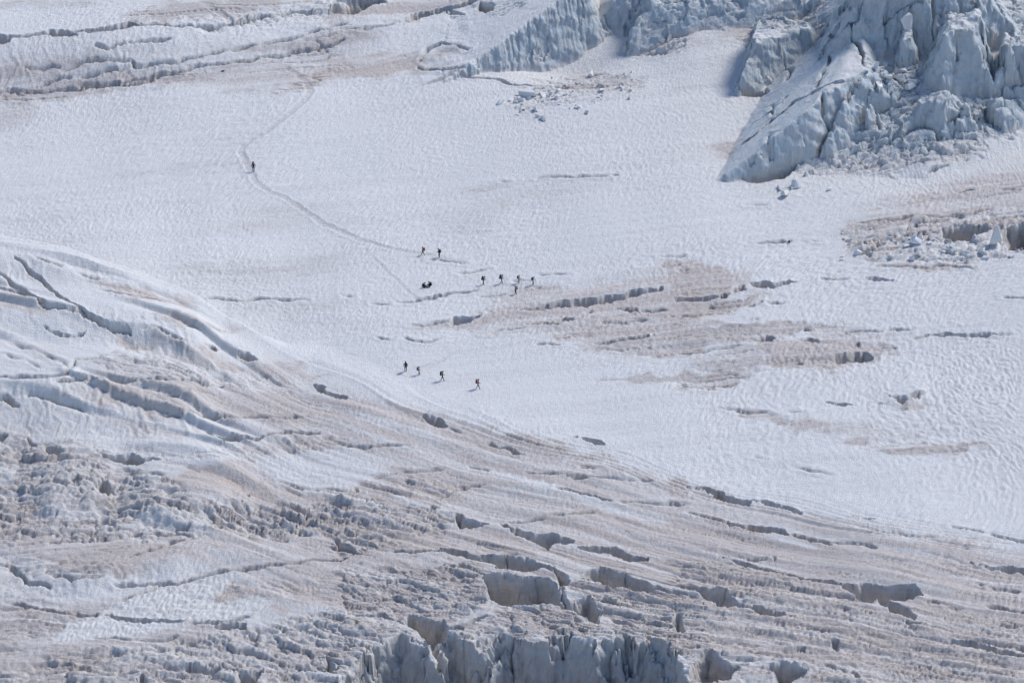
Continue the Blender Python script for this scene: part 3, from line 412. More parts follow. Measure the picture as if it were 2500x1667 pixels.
TRAIL = [
 ('S', [tuple(p) for p in np.vstack([R('A', (1880, 448), (1930, 455), (2000, 490), (2060, 525), (2105, 575), (2120, 625), (2070, 690), (1950, 800), (1850, 880), (1760, 930), (1670, 990), (1645, 1040), (1680, 1110), (1710, 1180), (1760, 1255), (1840, 1315), (1940, 1350), (2050, 1420), (2130, 1480), (2220, 1545)),
        R('V', (760, 522), (830, 552), (900, 572), (970, 584), (1010, 592), (1060, 600))])], 0.75, 0.12),
 ('A', [(2120, 625), (2150, 650)], 0.7, 0.12), ('E', [(215, 205), (260, 260), (350, 335), (450, 430), (520, 500), (570, 560)], 0.45, 0.06),
 ('E', [(470, 985), (560, 968), (640, 948), (700, 925), (740, 890), (800, 860)], 0.5, 0.10), ('A', [(1390, 45), (1460, 70), (1540, 110), (1580, 160)], 0.8, 0.22),
]

def to_world(lst, Q):
    return [Q(t[0], *t[1]) for t in lst]
W_CREV = to_world(CREV, Q1); W_DROP = Q0(DROP[0], *DROP[1]); W_CRACK = to_world(CRACK, Q1); W_DIRT = to_world(DIRT, Q1)
W_CLEAN = to_world(CLEAN, Q1); W_ROUGH = to_world(ROUGH, Q1); W_CUPS = to_world(CUPS, Q1); W_TRAIL = to_world(TRAIL, Q1)
print('mapped', round(time.time()-T0, 1))

def sub(X, Y, pts, m):
    lo = pts.min(0)-m; hi = pts.max(0)+m
    return np.nonzero((X > lo[0]) & (X < hi[0]) & (Y > lo[1]) & (Y < hi[1]))[0]
def psd(pts, x, y):
    """signed distance to a polygon, positive inside"""
    d2 = np.full(x.shape, 1e9, F32); ins = np.zeros(x.shape, bool)
    n = len(pts)
    for i in range(n):
        ax, ay = pts[i]; bx, by = pts[(i+1) % n]
        ex, ey = bx-ax, by-ay; wx = x-F32(ax); wy = y-F32(ay)
        t = np.clip((wx*F32(ex)+wy*F32(ey))/F32(ex*ex+ey*ey+1e-9), 0, 1)
        dx = wx-t*F32(ex); dy = wy-t*F32(ey)
        d2 = np.minimum(d2, dx*dx+dy*dy)
        c = ((ay <= y) & (by > y)) | ((by <= y) & (ay > y))
        if ey != 0: ins ^= c & (wx < wy*F32(ex/ey))
    d = np.sqrt(d2)
    return np.where(ins, d, -d)
def pld(pts, x, y):
    """distance to a polyline and arc length along it"""
    d2 = np.full(x.shape, 1e9, F32); s = np.zeros(x.shape, F32); L = 0.0
    for i in range(len(pts)-1):
        ax, ay = pts[i]; bx, by = pts[i+1]; ex, ey = bx-ax, by-ay; l = math.hypot(ex, ey)+1e-9
        t = np.clip(((x-ax)*ex+(y-ay)*ey)/(l*l), 0, 1)
        q = (x-ax-t*ex)**2+(y-ay-t*ey)**2
        m = q < d2; d2 = np.where(m, q, d2); s = np.where(m, L+t*l, s); L += l
    return np.sqrt(d2), s, L

def surface(X, Y, DX):
    """height and surface attributes of the whole glacier at points X, Y; DX the mesh spacing"""
    X = X.astype(F32); Y = Y.astype(F32); n = X.size
    h = H0(X, Y).astype(F32)
    # band coordinate: follows the layering of the ice
    Yc = np.interp(X, _hw[:, 0], _hw[:, 1]).astype(F32); hcx = np.interp(X, _hw[:, 0], _hp[:, 2]).astype(F32)
    tc = Yc-Y+4*pn(X*0.04, Y*0.04, 15)
    fgm = sstep(-4, 5, tc)
    hump = sstep(1.2, 3.0, hcx)*sstep(-8, -3, tc)*sstep(62, 40, tc)
    wq = 0.95-0.55*sstep(6, 60, tc)-0.30*sstep(20, 70, tc)*sstep(-20, -70, X)
    q = Y-((1-fgm)*0.25*X+fgm*(Yc-25)*wq)+3.0*pn(X*0.022, Y*0.03, 9)+1.0*pn(X*0.06, Y*0.08, 10)
    n1 = fbm(X*0.24, Y*0.24, 4, 30); n2 = fbm(X*0.24+55, Y*0.24+13, 4, 31); n3 = fbm(X*0.3+5, Y*0.3+93, 3, 32)
    wx = X+1.6*n1*0.8; wy = Y+2.4*n2*0.8
    k1, k2, k3, kox, koy, ke = cells(X*0.30+0.25*n1, Y*0.30+0.25*n2, 3)
    ka = n1*0.9+2.0*(k1-0.5); kb = n2*0.9+2.0*(k2-0.5); kc = n3+1.6*(k3-0.5)+1.4*kox*(k1-0.5)+1.4*koy*(k2-0.5)
    solid = np.zeros(n, np.int8); blk = h.copy()
    for k, (nm, b) in enumerate(BL.items()):
        z = b.h(X, Y, (ka, kb, kc)); m = z > blk
        if nm == 'fin':
            z = z+0.5*n2*sstep(3.0, 0.5, np.abs(z-blk)); dd = np.maximum(3.0-np.abs(z-blk), 0)/3.0; sm = dd*dd*0.75*(X > b.pl[1][0][0]-9)*((Y-b.pl[0][0][1])*b.pl[0][1][1]+(X-b.pl[0][0][0])*b.pl[0][1][0] > 2.0)
            blk = np.where(m, z, blk)+sm
        else: blk = np.where(m, z, blk)
    z0 = H0(X, Y)+0.15
    for k, b in enumerate(BL.values()):
        z = b.h(X, Y); m = z > z0; z0 = np.where(m, z, z0); solid[m] = k+1
    onblk = np.clip((blk-h)*1.5, 0, 1); h = blk
    fa, fb = BL['fin'].pl[0], BL['fin'].pl[1]
    fw_ = ((X-fa[0][0])*fa[1][0]+(Y-fa[0][1])*fa[1][1])*fa[3] < ((X-fb[0][0])*fb[1][0]+(Y-fb[0][1])*fb[1][1])*fb[3]+0.2
    blksteep = np.where((solid == 1) & ~fw_, 0.0, 1.0).astype(F32)
    dirt = np.zeros(n, F32); warm = np.zeros(n, F32); clean = np.zeros(n, F32); rough = np.zeros(n, F32); cups = np.ones(n, F32)
    for t, pw in zip(DIRT, W_DIRT):
        i = sub(X, Y, pw, t[4]+3); d = psd(pw, wx[i], wy[i]); m = t[2]*(1.3 if t[0] in 'EF' else 1.12 if t[0] == 'A' else 1.0)*sstep(-max(t[4], 1.0), max(t[4], 1.0), d+0.7*n3[i])
        a = dirt[i]; new = a+m*(1-a*0.8); warm[i] = np.where(new > 1e-4, (warm[i]*a+t[3]*(new-a))/np.maximum(new, 1e-4), warm[i]); dirt[i] = new
    bd = (0.52-0.22*sstep(-15, -60, X))*fgm*(1-0.97*hump)*sstep(0, 14, tc); a = dirt; dirt = a+bd*(1-np.clip(a, 0, 1)); warm = np.where(dirt > 1e-4, (warm*a+0.62*(dirt-a))/np.maximum(dirt, 1e-4), warm)
    for t, pw in zip(CLEAN, W_CLEAN):
        i = sub(X, Y, pw, 3+t[3]); d = psd(pw, X[i]+0.25*(wx[i]-X[i]), Y[i]+0.25*(wy[i]-Y[i])); clean[i] = np.maximum(clean[i], t[2]*sstep(-t[3], t[3], d))
    for t, pw in zip(ROUGH, W_ROUGH):
        i = sub(X, Y, pw, t[3]+3); d = psd(pw, wx[i], wy[i]); rough[i] = np.maximum(rough[i], t[2]*sstep(-t[3], t[3], d))
    for t, pw in zip(CUPS, W_CUPS):
        i = sub(X, Y, pw, t[3]+3); d = psd(pw, wx[i], wy[i]); cups[i] += t[2]*sstep(-t[3], t[3], d)
    steepblk = onblk
    rough = np.maximum(rough*(1-clean*0.8), 0.12*dirt*(1-clean))
    # banks and walls carry flutes that run down the slope
    Yb = np.interp(X, _bw[:, 0], _bw[:, 1]); bh = np.interp(X, _bw[:, 0], _bh)/4.5
    bank = np.maximum(sstep(-1, 4, Y-Yb)*sstep(20, 12, Y-Yb)*bh, banks(X, Y)[1])
    fx_ = X+1.2*n1+0.14*Y; fl = np.abs(pn(fx_*0.6, Y*0.08, 40))*0.6+np.abs(pn(fx_*1.5, Y*0.13, 41))*0.4
    h = h+bank*0.45*(fl-0.3)*(0.5+np.clip(pn(X*0.09, Y*0.05, 43)*1.6+0.5, 0, 1))
    # terraces along the bands of the dirty ice
    band = fbm(X*0.03, q*0.16, 3, 50)
    h = h+(0.5*band*(0.25+0.6*dirt+0.6*rough))*(1-onblk)
    ledge = np.abs(pn(X*0.02+7, q*0.2, 53))
    h = h+(0.5*np.clip(ledge*2.5, 0, 1)-0.4)*np.clip(0.5*dirt+rough-0.2, 0, 1)*(1-onblk)*0.7
    # lumpy broken ice
    b1 = billow(X*0.155+0.45*n1, q*0.47+0.5*n2, 5, 60, 0.62)
    h = h+rough*(1-0.55*onblk)*(0.55*b1-0.33)
    c1_, c2_, c3_, cx_, cy_, ce_ = cells(X*0.20+0.35*n1, q*0.46+0.35*n2, 7)
    fac = 0.9*(c1_-0.5)+1.3*cx_*(c2_-0.5)+1.3*cy_*(c3_-0.5)-0.5*np.exp(-(ce_/0.09)**2)
    d1_, d2_, d3_, dx_, dy_, de_ = cells(X*0.55+0.35*n2, q*1.0+0.35*n1, 8)
    fac2 = 0.45*(d1_-0.5)+0.9*dx_*(d2_-0.5)+0.9*dy_*(d3_-0.5)-0.25*np.exp(-(de_/0.12)**2)
    h = h+np.maximum(rough-0.12, 0)*(1-0.5*onblk)*(0.95*fac+0.75*fac2)
    fold = q*0.10+0.7*fbm(X*0.02, q*0.05, 3, 140); fo = 1-(fold-np.floor(fold)); fo = np.where(fo > 0.8, (1-fo)/0.2*0.8, fo)
    fgate = sstep(-0.5, 0.2, pn(X*0.035, q*0.09, 145))
    h = h+(hump*1.5*sstep(0, 6, tc)+fgm*(1-hump)*0.14)*(fo-0.4)*fgate*(1-onblk)
    # overlapping plates: low steps that face the viewer, broken along their length
    for fq, am, sd in ((0.24, 0.46, 130), (0.55, 0.26, 134)):
        ph = q*fq+1.5*fbm(X*0.03, q*0.1, 3, sd)+0.15*n1
        sw = 1-(ph-np.floor(ph)); sw = np.where(sw > 0.93, (1-sw)/0.07*0.93, sw)
        gate = sstep(-0.15, 0.45, pn(X*0.03+ph*0.2, q*0.13, sd+3))
        h = h+am*(sw-0.5)*gate*np.clip(rough*0.9+0.06*dirt, 0, 1)*(1-onblk)*(1-clean)
    pick = sstep(0.15, 0.6, pn(X*0.1, q*0.13, 66))
    h = h+rough*pick*0.7*(np.abs(pn(X*0.30+3, q*0.6, 67))-0.2)
    # sun cups: ridges standing on the slope, leaning a little to the right
    lean = rad(15)+rad(16)*pn(X*0.012, Y*0.012, 70)-rad(14)*sstep(30, 80, X)*sstep(40, -10, Y)
    warpc = 1.3*fbm(X*0.07, Y*0.05, 2, 71)
    ca = X*np.cos(lean)-Y*np.sin(lean)+warpc; cb = X*np.sin(lean)+Y*np.cos(lean)
    c1 = np.abs(pn(ca*0.72, cb*0.24, 72)); c2 = np.abs(pn(ca*1.3+9, cb*0.42, 73)); c3 = pn(ca*2.2, cb*0.9, 74)
    cupamp = np.clip(cups, 0.15, 3)*(0.75+0.5*pn(X*0.05, Y*0.04, 75))
    c4 = np.abs(pn(ca*1.05, cb*0.36, 78)); c5 = np.abs(pn(ca*1.9+9, cb*0.62, 79)); rb = sstep(5, 45, X)*sstep(60, 25, Y)
    cup = rb*(0.20*c1+0.24*c2-0.10)+(1-rb)*(0.10*c4+0.19*c5-0.07)+0.065*c3
    fine = 0.74 if DX < 0.17 else 1.0
    cup = cup*fine
    h = h+cup*cupamp*(1-0.6*rough)*(1-0.93*onblk*blksteep)
    h = h+0.03*pn(X*1.3, Y*0.9, 76)+0.02*fine*pn(X*2.2, Y*1.6, 77)
    # fine fissures in dirty and broken ice
    fn = pn(X*0.03+0.1*n1, q*0.42+0.1*n2, 80); fg = sstep(0.0, 0.4, pn(X*0.07, q*0.16, 81))
    fz = np.exp(-(fn/0.035)**2)*fg*np.clip(0.9*dirt+rough-0.15, 0, 1)*(1-clean)
    fn2 = pn(X*0.07+0.2*n2, q*0.9+30, 82); fg2 = sstep(0.05, 0.45, pn(X*0.13, q*0.4, 83))
    fz2 = np.exp(-(fn2/0.06)**2)*fg2*np.clip(0.7*dirt+1.2*rough-0.25, 0, 1)*(1-clean)
    flat = 1-0.6*fgm*(1-np.clip(rough, 0, 1))
    h = h-1.2*fz*flat-0.75*fz2*flat
    # thin cracks
    pit = np.zeros(n, F32)
    for t, pw in zip(CRACK, W_CRACK):
        i = sub(X, Y, pw, 3); x = X[i]+0.45*n1[i]; y = Y[i]+0.6*n2[i]
        d, s, L = pld(pw, x, y)
        wd = t[2]*(0.75+0.9*pn(s*0.35, s*0+t[2]*50, 90))*np.clip(np.minimum(s, L-s)/1.5+0.25, 0, 1)
        wd = np.maximum(wd, 0)
        k = sstep(0.45, -0.1, (d-wd*0.55)/0.3)*np.clip(wd/0.25, 0, 1)
        h[i] -= k*t[3]*2.0; pit[i] = np.maximum(pit[i], 0.6*k)
        # snow lip on the near side
        h[i] += 0.10*np.exp(-((d-0.9)/0.5)**2)
    # trail
    trail = np.zeros(n, F32)
    for t, pw in zip(TRAIL, W_TRAIL):
        i = sub(X, Y, pw, 3); d, s, L = pld(pw, X[i]+0.2*n1[i], Y[i]+0.25*n2[i])
        k = sstep(t[2]*1.1, t[2]*0.45, d); fade = np.clip(np.minimum(s, L-s)/3+0.2, 0, 1)
        h[i] += fade*(-t[3]*k*(0.8+0.5*pn(s*1.6, d*2, 95))+0.5*t[3]*np.exp(-((d-t[2]*1.15)/0.3)**2))
        h[i] -= fade*k*cup[i]*cupamp[i]*min(0.8, t[3]*4)
        trail[i] = np.maximum(trail[i], k*fade)
    # open crevasses
    cid = np.zeros(n, np.int32)
    for j, (t, pw) in enumerate(zip(CREV, W_CREV)):
        i = sub(X, Y, pw, 3); x = X[i]+0.40*n1[i]; y = Y[i]+0.70*n2[i]
        d = psd(pw, x, y)+0.12*pn(X[i]*1.1, Y[i]*0.9, 98)+0.45*(k1[i]-0.5)
        dm = max(float(d.max()) if d.size else 0.3, 0.3)
        depth = 1.2*dm+0.9
        h[i] -= np.minimum(np.maximum(d+0.05, 0)*4.0, depth)*(1+0.15*n3[i])
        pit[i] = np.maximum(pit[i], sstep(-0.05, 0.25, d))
        rim = np.exp(-np.maximum(-d, 0)/0.35)*(d < 0)
        clean[i] = np.maximum(clean[i], 0.75*rim*(pn(x*0.5, y*0.5, 97)*0.6+0.6)); h[i] += 0.12*rim
        cid[i] = np.where(d > -0.12, j+1, cid[i])
    bl2 = np.zeros(n, F32)
    i = sub(X, Y, W_DROP, 3)
    if i.size:
        x = X[i]+0.9*n1[i]; y = Y[i]+1.3*n2[i]
        u = x+0.3*y
        g1, g2, g3, gx_, gy_, ge = cells(X[i]*0.13+0.3*n1[i], Y[i]*0.13+0.3*n2[i], 11)
        d = psd(W_DROP, x, y)+2.2*(g1-0.5)+1.6*gx_*(g2-0.5)+0.5*np.exp(-(ge/0.05)**2)+0.45*(k2[i]-0.5)+0.4*kox[i]*(k3[i]-0.5)+0.06*(np.abs(pn(u*0.5, y*0.04, 110))+0.5*np.abs(pn(u*1.4, y*0.06, 111))-0.4)
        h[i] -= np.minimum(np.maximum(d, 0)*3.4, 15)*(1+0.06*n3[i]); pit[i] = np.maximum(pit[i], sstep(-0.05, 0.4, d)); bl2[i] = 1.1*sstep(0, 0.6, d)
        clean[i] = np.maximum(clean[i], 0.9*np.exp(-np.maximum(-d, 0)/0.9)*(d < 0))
    # streaky dirt, plus cup hollows darkened in colour for relief contrast
    st = fbm(X*0.014, q*0.28, 4, 100, 0.65); st2 = fbm(X*0.12, q*0.9, 3, 104, 0.6)
    dirt = 1.25*dirt*(1-clean)*np.clip(0.95+0.6*st+0.35*st2, 0.15, 1.6)
    hol = rb*np.minimum(c1, c2)+(1-rb)*np.minimum(c4, c5)
    dirt = dirt+0.30*np.exp(-hol/0.035)*np.clip(cupamp, 0, 1.3)*(1-onblk)+0.14*np.clip(0.3+st*0.9, 0, 1)+0.5*fz+0.3*fz2+0.34*trail
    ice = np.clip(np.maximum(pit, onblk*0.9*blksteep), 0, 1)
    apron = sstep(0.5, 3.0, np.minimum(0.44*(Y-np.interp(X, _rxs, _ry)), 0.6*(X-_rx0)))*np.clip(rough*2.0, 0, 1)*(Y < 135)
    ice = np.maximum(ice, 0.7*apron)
    blue = np.maximum(onblk*blksteep, 0.95*apron)*(1-0.6*pit)+0.45*bl2  # blue-grey on the gentle slab and apron stands in for shade
    return h, np.clip(dirt, 0, 1.5), warm, ice, blue, trail, cid, solid, pit

# ------------------------------------------------------------------ materials
def mat_new(name):
    m = bpy.data.materials.new(name); m.use_nodes = True
    return m, m.node_tree, m.node_tree.nodes['Principled BSDF']
def N(t, kind, **kw):
    n = t.nodes.new(kind)
    for k, v in kw.items(): setattr(n, k, v)
    return n
def mix(t, fac, a, b, mode='MIX'):
    n = N(t, 'ShaderNodeMix', data_type='RGBA', blend_type=mode)
    for s, v in ((n.inputs[0], fac), (n.inputs[6], a), (n.inputs[7], b)):
        if hasattr(v, 'default_value') or hasattr(v, 'links'): t.links.new(v, s)
        elif isinstance(v, (int, float)): s.default_value = v
        else: s.default_value = (*v, 1)
    return n.outputs[2]
def math_n(t, op, a, b=None, c=None, clamp=False):
    n = N(t, 'ShaderNodeMath', operation=op, use_clamp=clamp)
    for s, v in zip(n.inputs, (a, b, c)):
        if v is None: continue
        if hasattr(v, 'links'): t.links.new(v, s)
        else: s.default_value = v
    return n.outputs[0]
def attr(t, name):
    return N(t, 'ShaderNodeAttribute', attribute_name=name).outputs['Fac']
def noise(t, vec, scale, detail=4, rough=0.6):
    n = N(t, 'ShaderNodeTexNoise'); n.inputs['Scale'].default_value = scale; n.inputs['Detail'].default_value = detail; n.inputs['Roughness'].default_value = rough
    t.links.new(vec, n.inputs['Vector']); return n.outputs['Fac']
def mapping(t, vec, scale, rot=(0, 0, 0)):
    n = N(t, 'ShaderNodeMapping'); n.inputs['Scale'].default_value = scale; n.inputs['Rotation'].default_value = rot
    t.links.new(vec, n.inputs['Vector']); return n.outputs[0]
def remap(t, v, a, b, c=0.0, d=1.0):
    n = N(t, 'ShaderNodeMapRange'); t.links.new(v, n.inputs[0])
    for i, x in enumerate((a, b, c, d)): n.inputs[i+1].default_value = x
    return n.outputs[0]
SNOW = (0.76, 0.740, 0.718); PEACH = (0.565, 0.478, 0.425); MAUVE = (0.505, 0.468, 0.455); DARK = (0.24, 0.20, 0.18); ICE = (0.52, 0.595, 0.635); ICEG = (0.545, 0.555, 0.565)
def glacier_material():
    m, t, b = mat_new('glacier_snow_and_ice')
    pos = N(t, 'ShaderNodeNewGeometry').outputs['Position']
    dirt, warm, ice, blue = attr(t, 'dirt'), attr(t, 'warm'), attr(t, 'ice'), attr(t, 'blue')
    pf = mapping(t, pos, (0.9, 2.4, 1.5)); pb = mapping(t, pos, (0.5, 1.6, 1.0), (0, 0, 0.2))
    nf = noise(t, pf, 1.4, 5, 0.7); nb = noise(t, pb, 0.25, 5, 0.65); nm = noise(t, mapping(t, pos, (1, 2, 1)), 0.6, 4, 0.6)
    sn = mix(t, remap(t, nm, 0.35, 0.65), (0.715, 0.704, 0.694), SNOW)
    hue = math_n(t, 'ADD', warm, remap(t, nb, 0.3, 0.7, -0.3, 0.3), clamp=True)
    dc = mix(t, hue, MAUVE, PEACH)
    speck = remap(t, nf, 0.30, 0.68, 0.62, 1.18)
    amt = math_n(t, 'MULTIPLY', dirt, speck, clamp=True)
    amt = math_n(t, 'MULTIPLY', amt, 0.88)
    col = mix(t, amt, sn, dc)
    # dark grit where the dirt is thick
    grit = math_n(t, 'MULTIPLY', remap(t, nf, 0.56, 0.70), remap(t, dirt, 0.35, 1.0), clamp=True)
    col = mix(t, math_n(t, 'MULTIPLY', grit, 0.4), col, DARK)
    # bare ice on steep walls: layered grey and blue; its tone also paints shade on gentle slab faces
    lay = noise(t, mapping(t, pos, (0.25, 0.25, 1.6), (0.12, 0.08, 0)), 1.0, 4, 0.6)
    vert = noise(t, mapping(t, pos, (1.2, 0.6, 0.14)), 1.0, 4, 0.65)
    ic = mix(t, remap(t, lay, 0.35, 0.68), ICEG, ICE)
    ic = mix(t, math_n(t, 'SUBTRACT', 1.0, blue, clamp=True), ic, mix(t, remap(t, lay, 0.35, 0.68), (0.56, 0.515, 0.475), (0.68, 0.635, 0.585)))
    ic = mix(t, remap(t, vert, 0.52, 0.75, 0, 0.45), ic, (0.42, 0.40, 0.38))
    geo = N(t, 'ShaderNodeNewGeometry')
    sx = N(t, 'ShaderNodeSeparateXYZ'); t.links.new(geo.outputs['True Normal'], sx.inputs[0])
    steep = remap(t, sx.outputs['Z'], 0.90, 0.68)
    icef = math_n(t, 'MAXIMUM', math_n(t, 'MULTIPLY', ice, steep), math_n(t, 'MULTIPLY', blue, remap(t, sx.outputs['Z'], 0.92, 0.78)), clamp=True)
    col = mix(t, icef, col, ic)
    t.links.new(col, b.inputs['Base Color'])
    b.inputs['Roughness'].default_value = 0.75
    b.inputs['Specular IOR Level'].default_value = 0.25
    hsum = math_n(t, 'ADD', math_n(t, 'MULTIPLY', nf, 0.24), math_n(t, 'MULTIPLY', noise(t, mapping(t, pos, (2.2, 0.8, 1.2), (0, 0, -0.26)), 2.4, 5, 0.75), 0.32))
    hsum = math_n(t, 'ADD', hsum, math_n(t, 'MULTIPLY', math_n(t, 'MULTIPLY', vert, icef), 0.5))
    bp = N(t, 'ShaderNodeBump'); bp.inputs['Strength'].default_value = 0.8; bp.inputs['Distance'].default_value = 1.0
    t.links.new(hsum, bp.inputs['Height']); t.links.new(bp.outputs[0], b.inputs['Normal'])
    return m
M_GL = glacier_material()
def block_material():
    m, t, b = mat_new('broken_ice')
    tc = N(t, 'ShaderNodeTexCoord').outputs['Object']
    n1 = noise(t, tc, 1.5, 5, 0.65)
    oi = N(t, 'ShaderNodeObjectInfo').outputs['Random']
    c = mix(t, remap(t, n1, 0.35, 0.7), (0.77, 0.765, 0.76), (0.62, 0.62, 0.61))
    c = mix(t, math_n(t, 'MULTIPLY', oi, 0.55), c, (0.58, 0.53, 0.50))
    t.links.new(c, b.inputs['Base Color']); b.inputs['Roughness'].default_value = 0.6
    bp = N(t, 'ShaderNodeBump'); bp.inputs['Strength'].default_value = 0.6; bp.inputs['Distance'].default_value = 0.15
    t.links.new(noise(t, tc, 3.0, 4, 0.6), bp.inputs['Height']); t.links.new(bp.outputs[0], b.inputs['Normal'])
    return m
M_BLOCK = block_material()
_mc = {}
def plain(name, col, rough=0.7, var=0.25, scale=8.0):
    if name in _mc: return _mc[name]
    m, t, b = mat_new(name); tc = N(t, 'ShaderNodeTexCoord').outputs['Object']
    c = mix(t, remap(t, noise(t, tc, scale, 3, 0.6), 0.3, 0.7), tuple(x*(1-var) for x in col), tuple(min(1, x*(1+var)) for x in col))
    t.links.new(c, b.inputs['Base Color']); b.inputs['Roughness'].default_value = rough
    _mc[name] = m; return m

# ------------------------------------------------------------------ meshes from height grids
COL = SC.collection
def link(o, parent=None):
    COL.objects.link(o)
    if parent is not None: o.parent = parent
    return o
def tag(o, label=None, cat=None, group=None, kind=None):
    if label: o['label'] = label
    if cat: o['category'] = cat
    if group: o['group'] = group
    if kind: o['kind'] = kind
    return o
class Grid:
    def __init__(s, xs, ys, sink=None):
        s.xs, s.ys = xs.astype(F32), ys.astype(F32); s.nx, s.ny = len(xs), len(ys)
        X, Y = np.meshgrid(s.xs, s.ys); X = X.ravel(); Y = Y.ravel()
        r = surface(X, Y, float(np.median(np.diff(xs))))
        s.h, s.dirt, s.warm, s.ice, s.blue, s.trail, s.cid, s.solid, s.pit = r
        # soften the bottoms so that no spike stands alone
        s.X, s.Y = X, Y
        Z = s.h.reshape(s.ny, s.nx)
        gy = np.gradient(Z, s.ys, axis=0); gx = np.gradient(Z, s.xs, axis=1)
        nz = 1/np.sqrt(gx*gx+gy*gy+1)
        s.nrm = np.stack([(-gx*nz).ravel(), (-gy*nz).ravel(), nz.ravel()], 1).astype(F32)
        # thick ice displaced sideways on steep walls for ledges and hollows
        st = np.clip((0.8-nz.ravel())*2.5, 0, 1)*np.clip(s.ice*1.5, 0, 1)
        k = 0.38*(fbm(X*0.45+0.3*s.h, s.h*0.5+Y*0.2, 4, 120)+0.4*np.abs(pn(X*0.9, s.h*0.25, 125)))
        s.X = X+s.nrm[:, 0]*k*st; s.Y = Y+s.nrm[:, 1]*k*st
        if sink is not None: s.h = s.h-sink(X, Y)
        idx = np.arange(s.nx*s.ny, dtype=np.int32).reshape(s.ny, s.nx)
        s.q = np.stack([idx[:-1, :-1], idx[:-1, 1:], idx[1:, 1:], idx[1:, :-1]], -1).reshape(-1, 4)
        s.fx = 0.25*(X[s.q[:, 0]]+X[s.q[:, 1]]+X[s.q[:, 2]]+X[s.q[:, 3]]); s.fy = 0.25*(Y[s.q[:, 0]]+Y[s.q[:, 1]]+Y[s.q[:, 2]]+Y[s.q[:, 3]])
    def height(s, x, y):
        i = np.clip(np.searchsorted(s.xs, x)-1, 0, s.nx-2); j = np.clip(np.searchsorted(s.ys, y)-1, 0, s.ny-2)
        u = (x-s.xs[i])/(s.xs[i+1]-s.xs[i]); v = (y-s.ys[j])/(s.ys[j+1]-s.ys[j]); h = s.h.reshape(s.ny, s.nx)
        return float((h[j, i]*(1-u)+h[j, i+1]*u)*(1-v)+(h[j+1, i]*(1-u)+h[j+1, i+1]*u)*v)
    def build(s, name, faces):
        if not faces.any(): return None
        q = s.q[faces]; v, inv = np.unique(q.ravel(), return_inverse=True); nf = len(q)
        me = bpy.data.meshes.new(name)
        me.vertices.add(len(v)); me.vertices.foreach_set('co', np.stack([s.X[v], s.Y[v], s.h[v]], 1).astype(F32).ravel())
        me.loops.add(nf*4); me.loops.foreach_set('vertex_index', inv.astype(np.int32).ravel())
        me.polygons.add(nf); me.polygons.foreach_set('loop_start', np.arange(nf, dtype=np.int32)*4)
        me.polygons.foreach_set('use_smooth', np.ones(nf, bool))
        for nm in ('dirt', 'warm', 'ice', 'blue'):
            a = me.attributes.new(nm, 'FLOAT', 'POINT'); a.data.foreach_set('value', getattr(s, nm)[v].astype(F32))
        me.update(calc_edges=True)
        me.materials.append(M_GL)
        return link(bpy.data.objects.new(name, me))

def px_rect(x0, y0, x1, y1):
    c = P0(np.array([(x0, y0), (x1, y0), (x0, y1), (x1, y1)], float)); return c[:, 0].min(), c[:, 1].min(), c[:, 0].max(), c[:, 1].max()
# fine patches: right serac, curved ice wall, foreground towers
RS = px_rect(1760, -45, 2560, 470); RF = px_rect(1110, -45, 1760, 235); RF = (RF[0], RF[1], RS[0], RF[3]); RT = px_rect(790, 1330, 1720, 1740)
PATCH = [RS, RF, RT]
def axis(a, b, d): return np.linspace(a, b, int(round((b-a)/d))+1)
def inside(X, Y, r, m=0.0): return (X > r[0]+m) & (X < r[2]-m) & (Y > r[1]+m) & (Y < r[3]-m)
def outer(lo, hi, d0, n, g):
    st = d0*g**np.arange(1, n+1); c = np.cumsum(st); return lo-c[::-1], hi+c
XL, XH, YL, YH = -106.0, 106.0, -128.0, 142.0
xs = axis(XL, XH, 0.20); ys = axis(YL, YH, 0.27)
l_, r_ = outer(XL, XH, 0.4, 26, 1.33); xs = np.concatenate([l_, xs, r_])
l_, r_ = outer(YL, YH, 0.5, 26, 1.33); ys = np.concatenate([l_, ys, r_])
def sink_main(X, Y):
    k = np.zeros(X.shape, F32)
    for r in PATCH: k = np.maximum(k, np.where(inside(X, Y, r, 0.05), 0.06, 0))
    return k
g_main = Grid(xs, ys, sink_main)
print('main grid', g_main.nx, g_main.ny, round(time.time()-T0, 1))
grids = [g_main]
for r, d in ((RS, 0.155), (RF, 0.155), (RT, 0.15)):
    grids.append(Grid(axis(r[0], r[2], d), axis(r[1], r[3], d)))
print('patches', [(g.nx, g.ny) for g in grids[1:]], round(time.time()-T0, 1))
def ground_z(x, y):
    for g, r in zip(grids[1:], PATCH):
        if inside(x, y, r, 0.1): return g.height(x, y)
    return g_main.height(x, y)

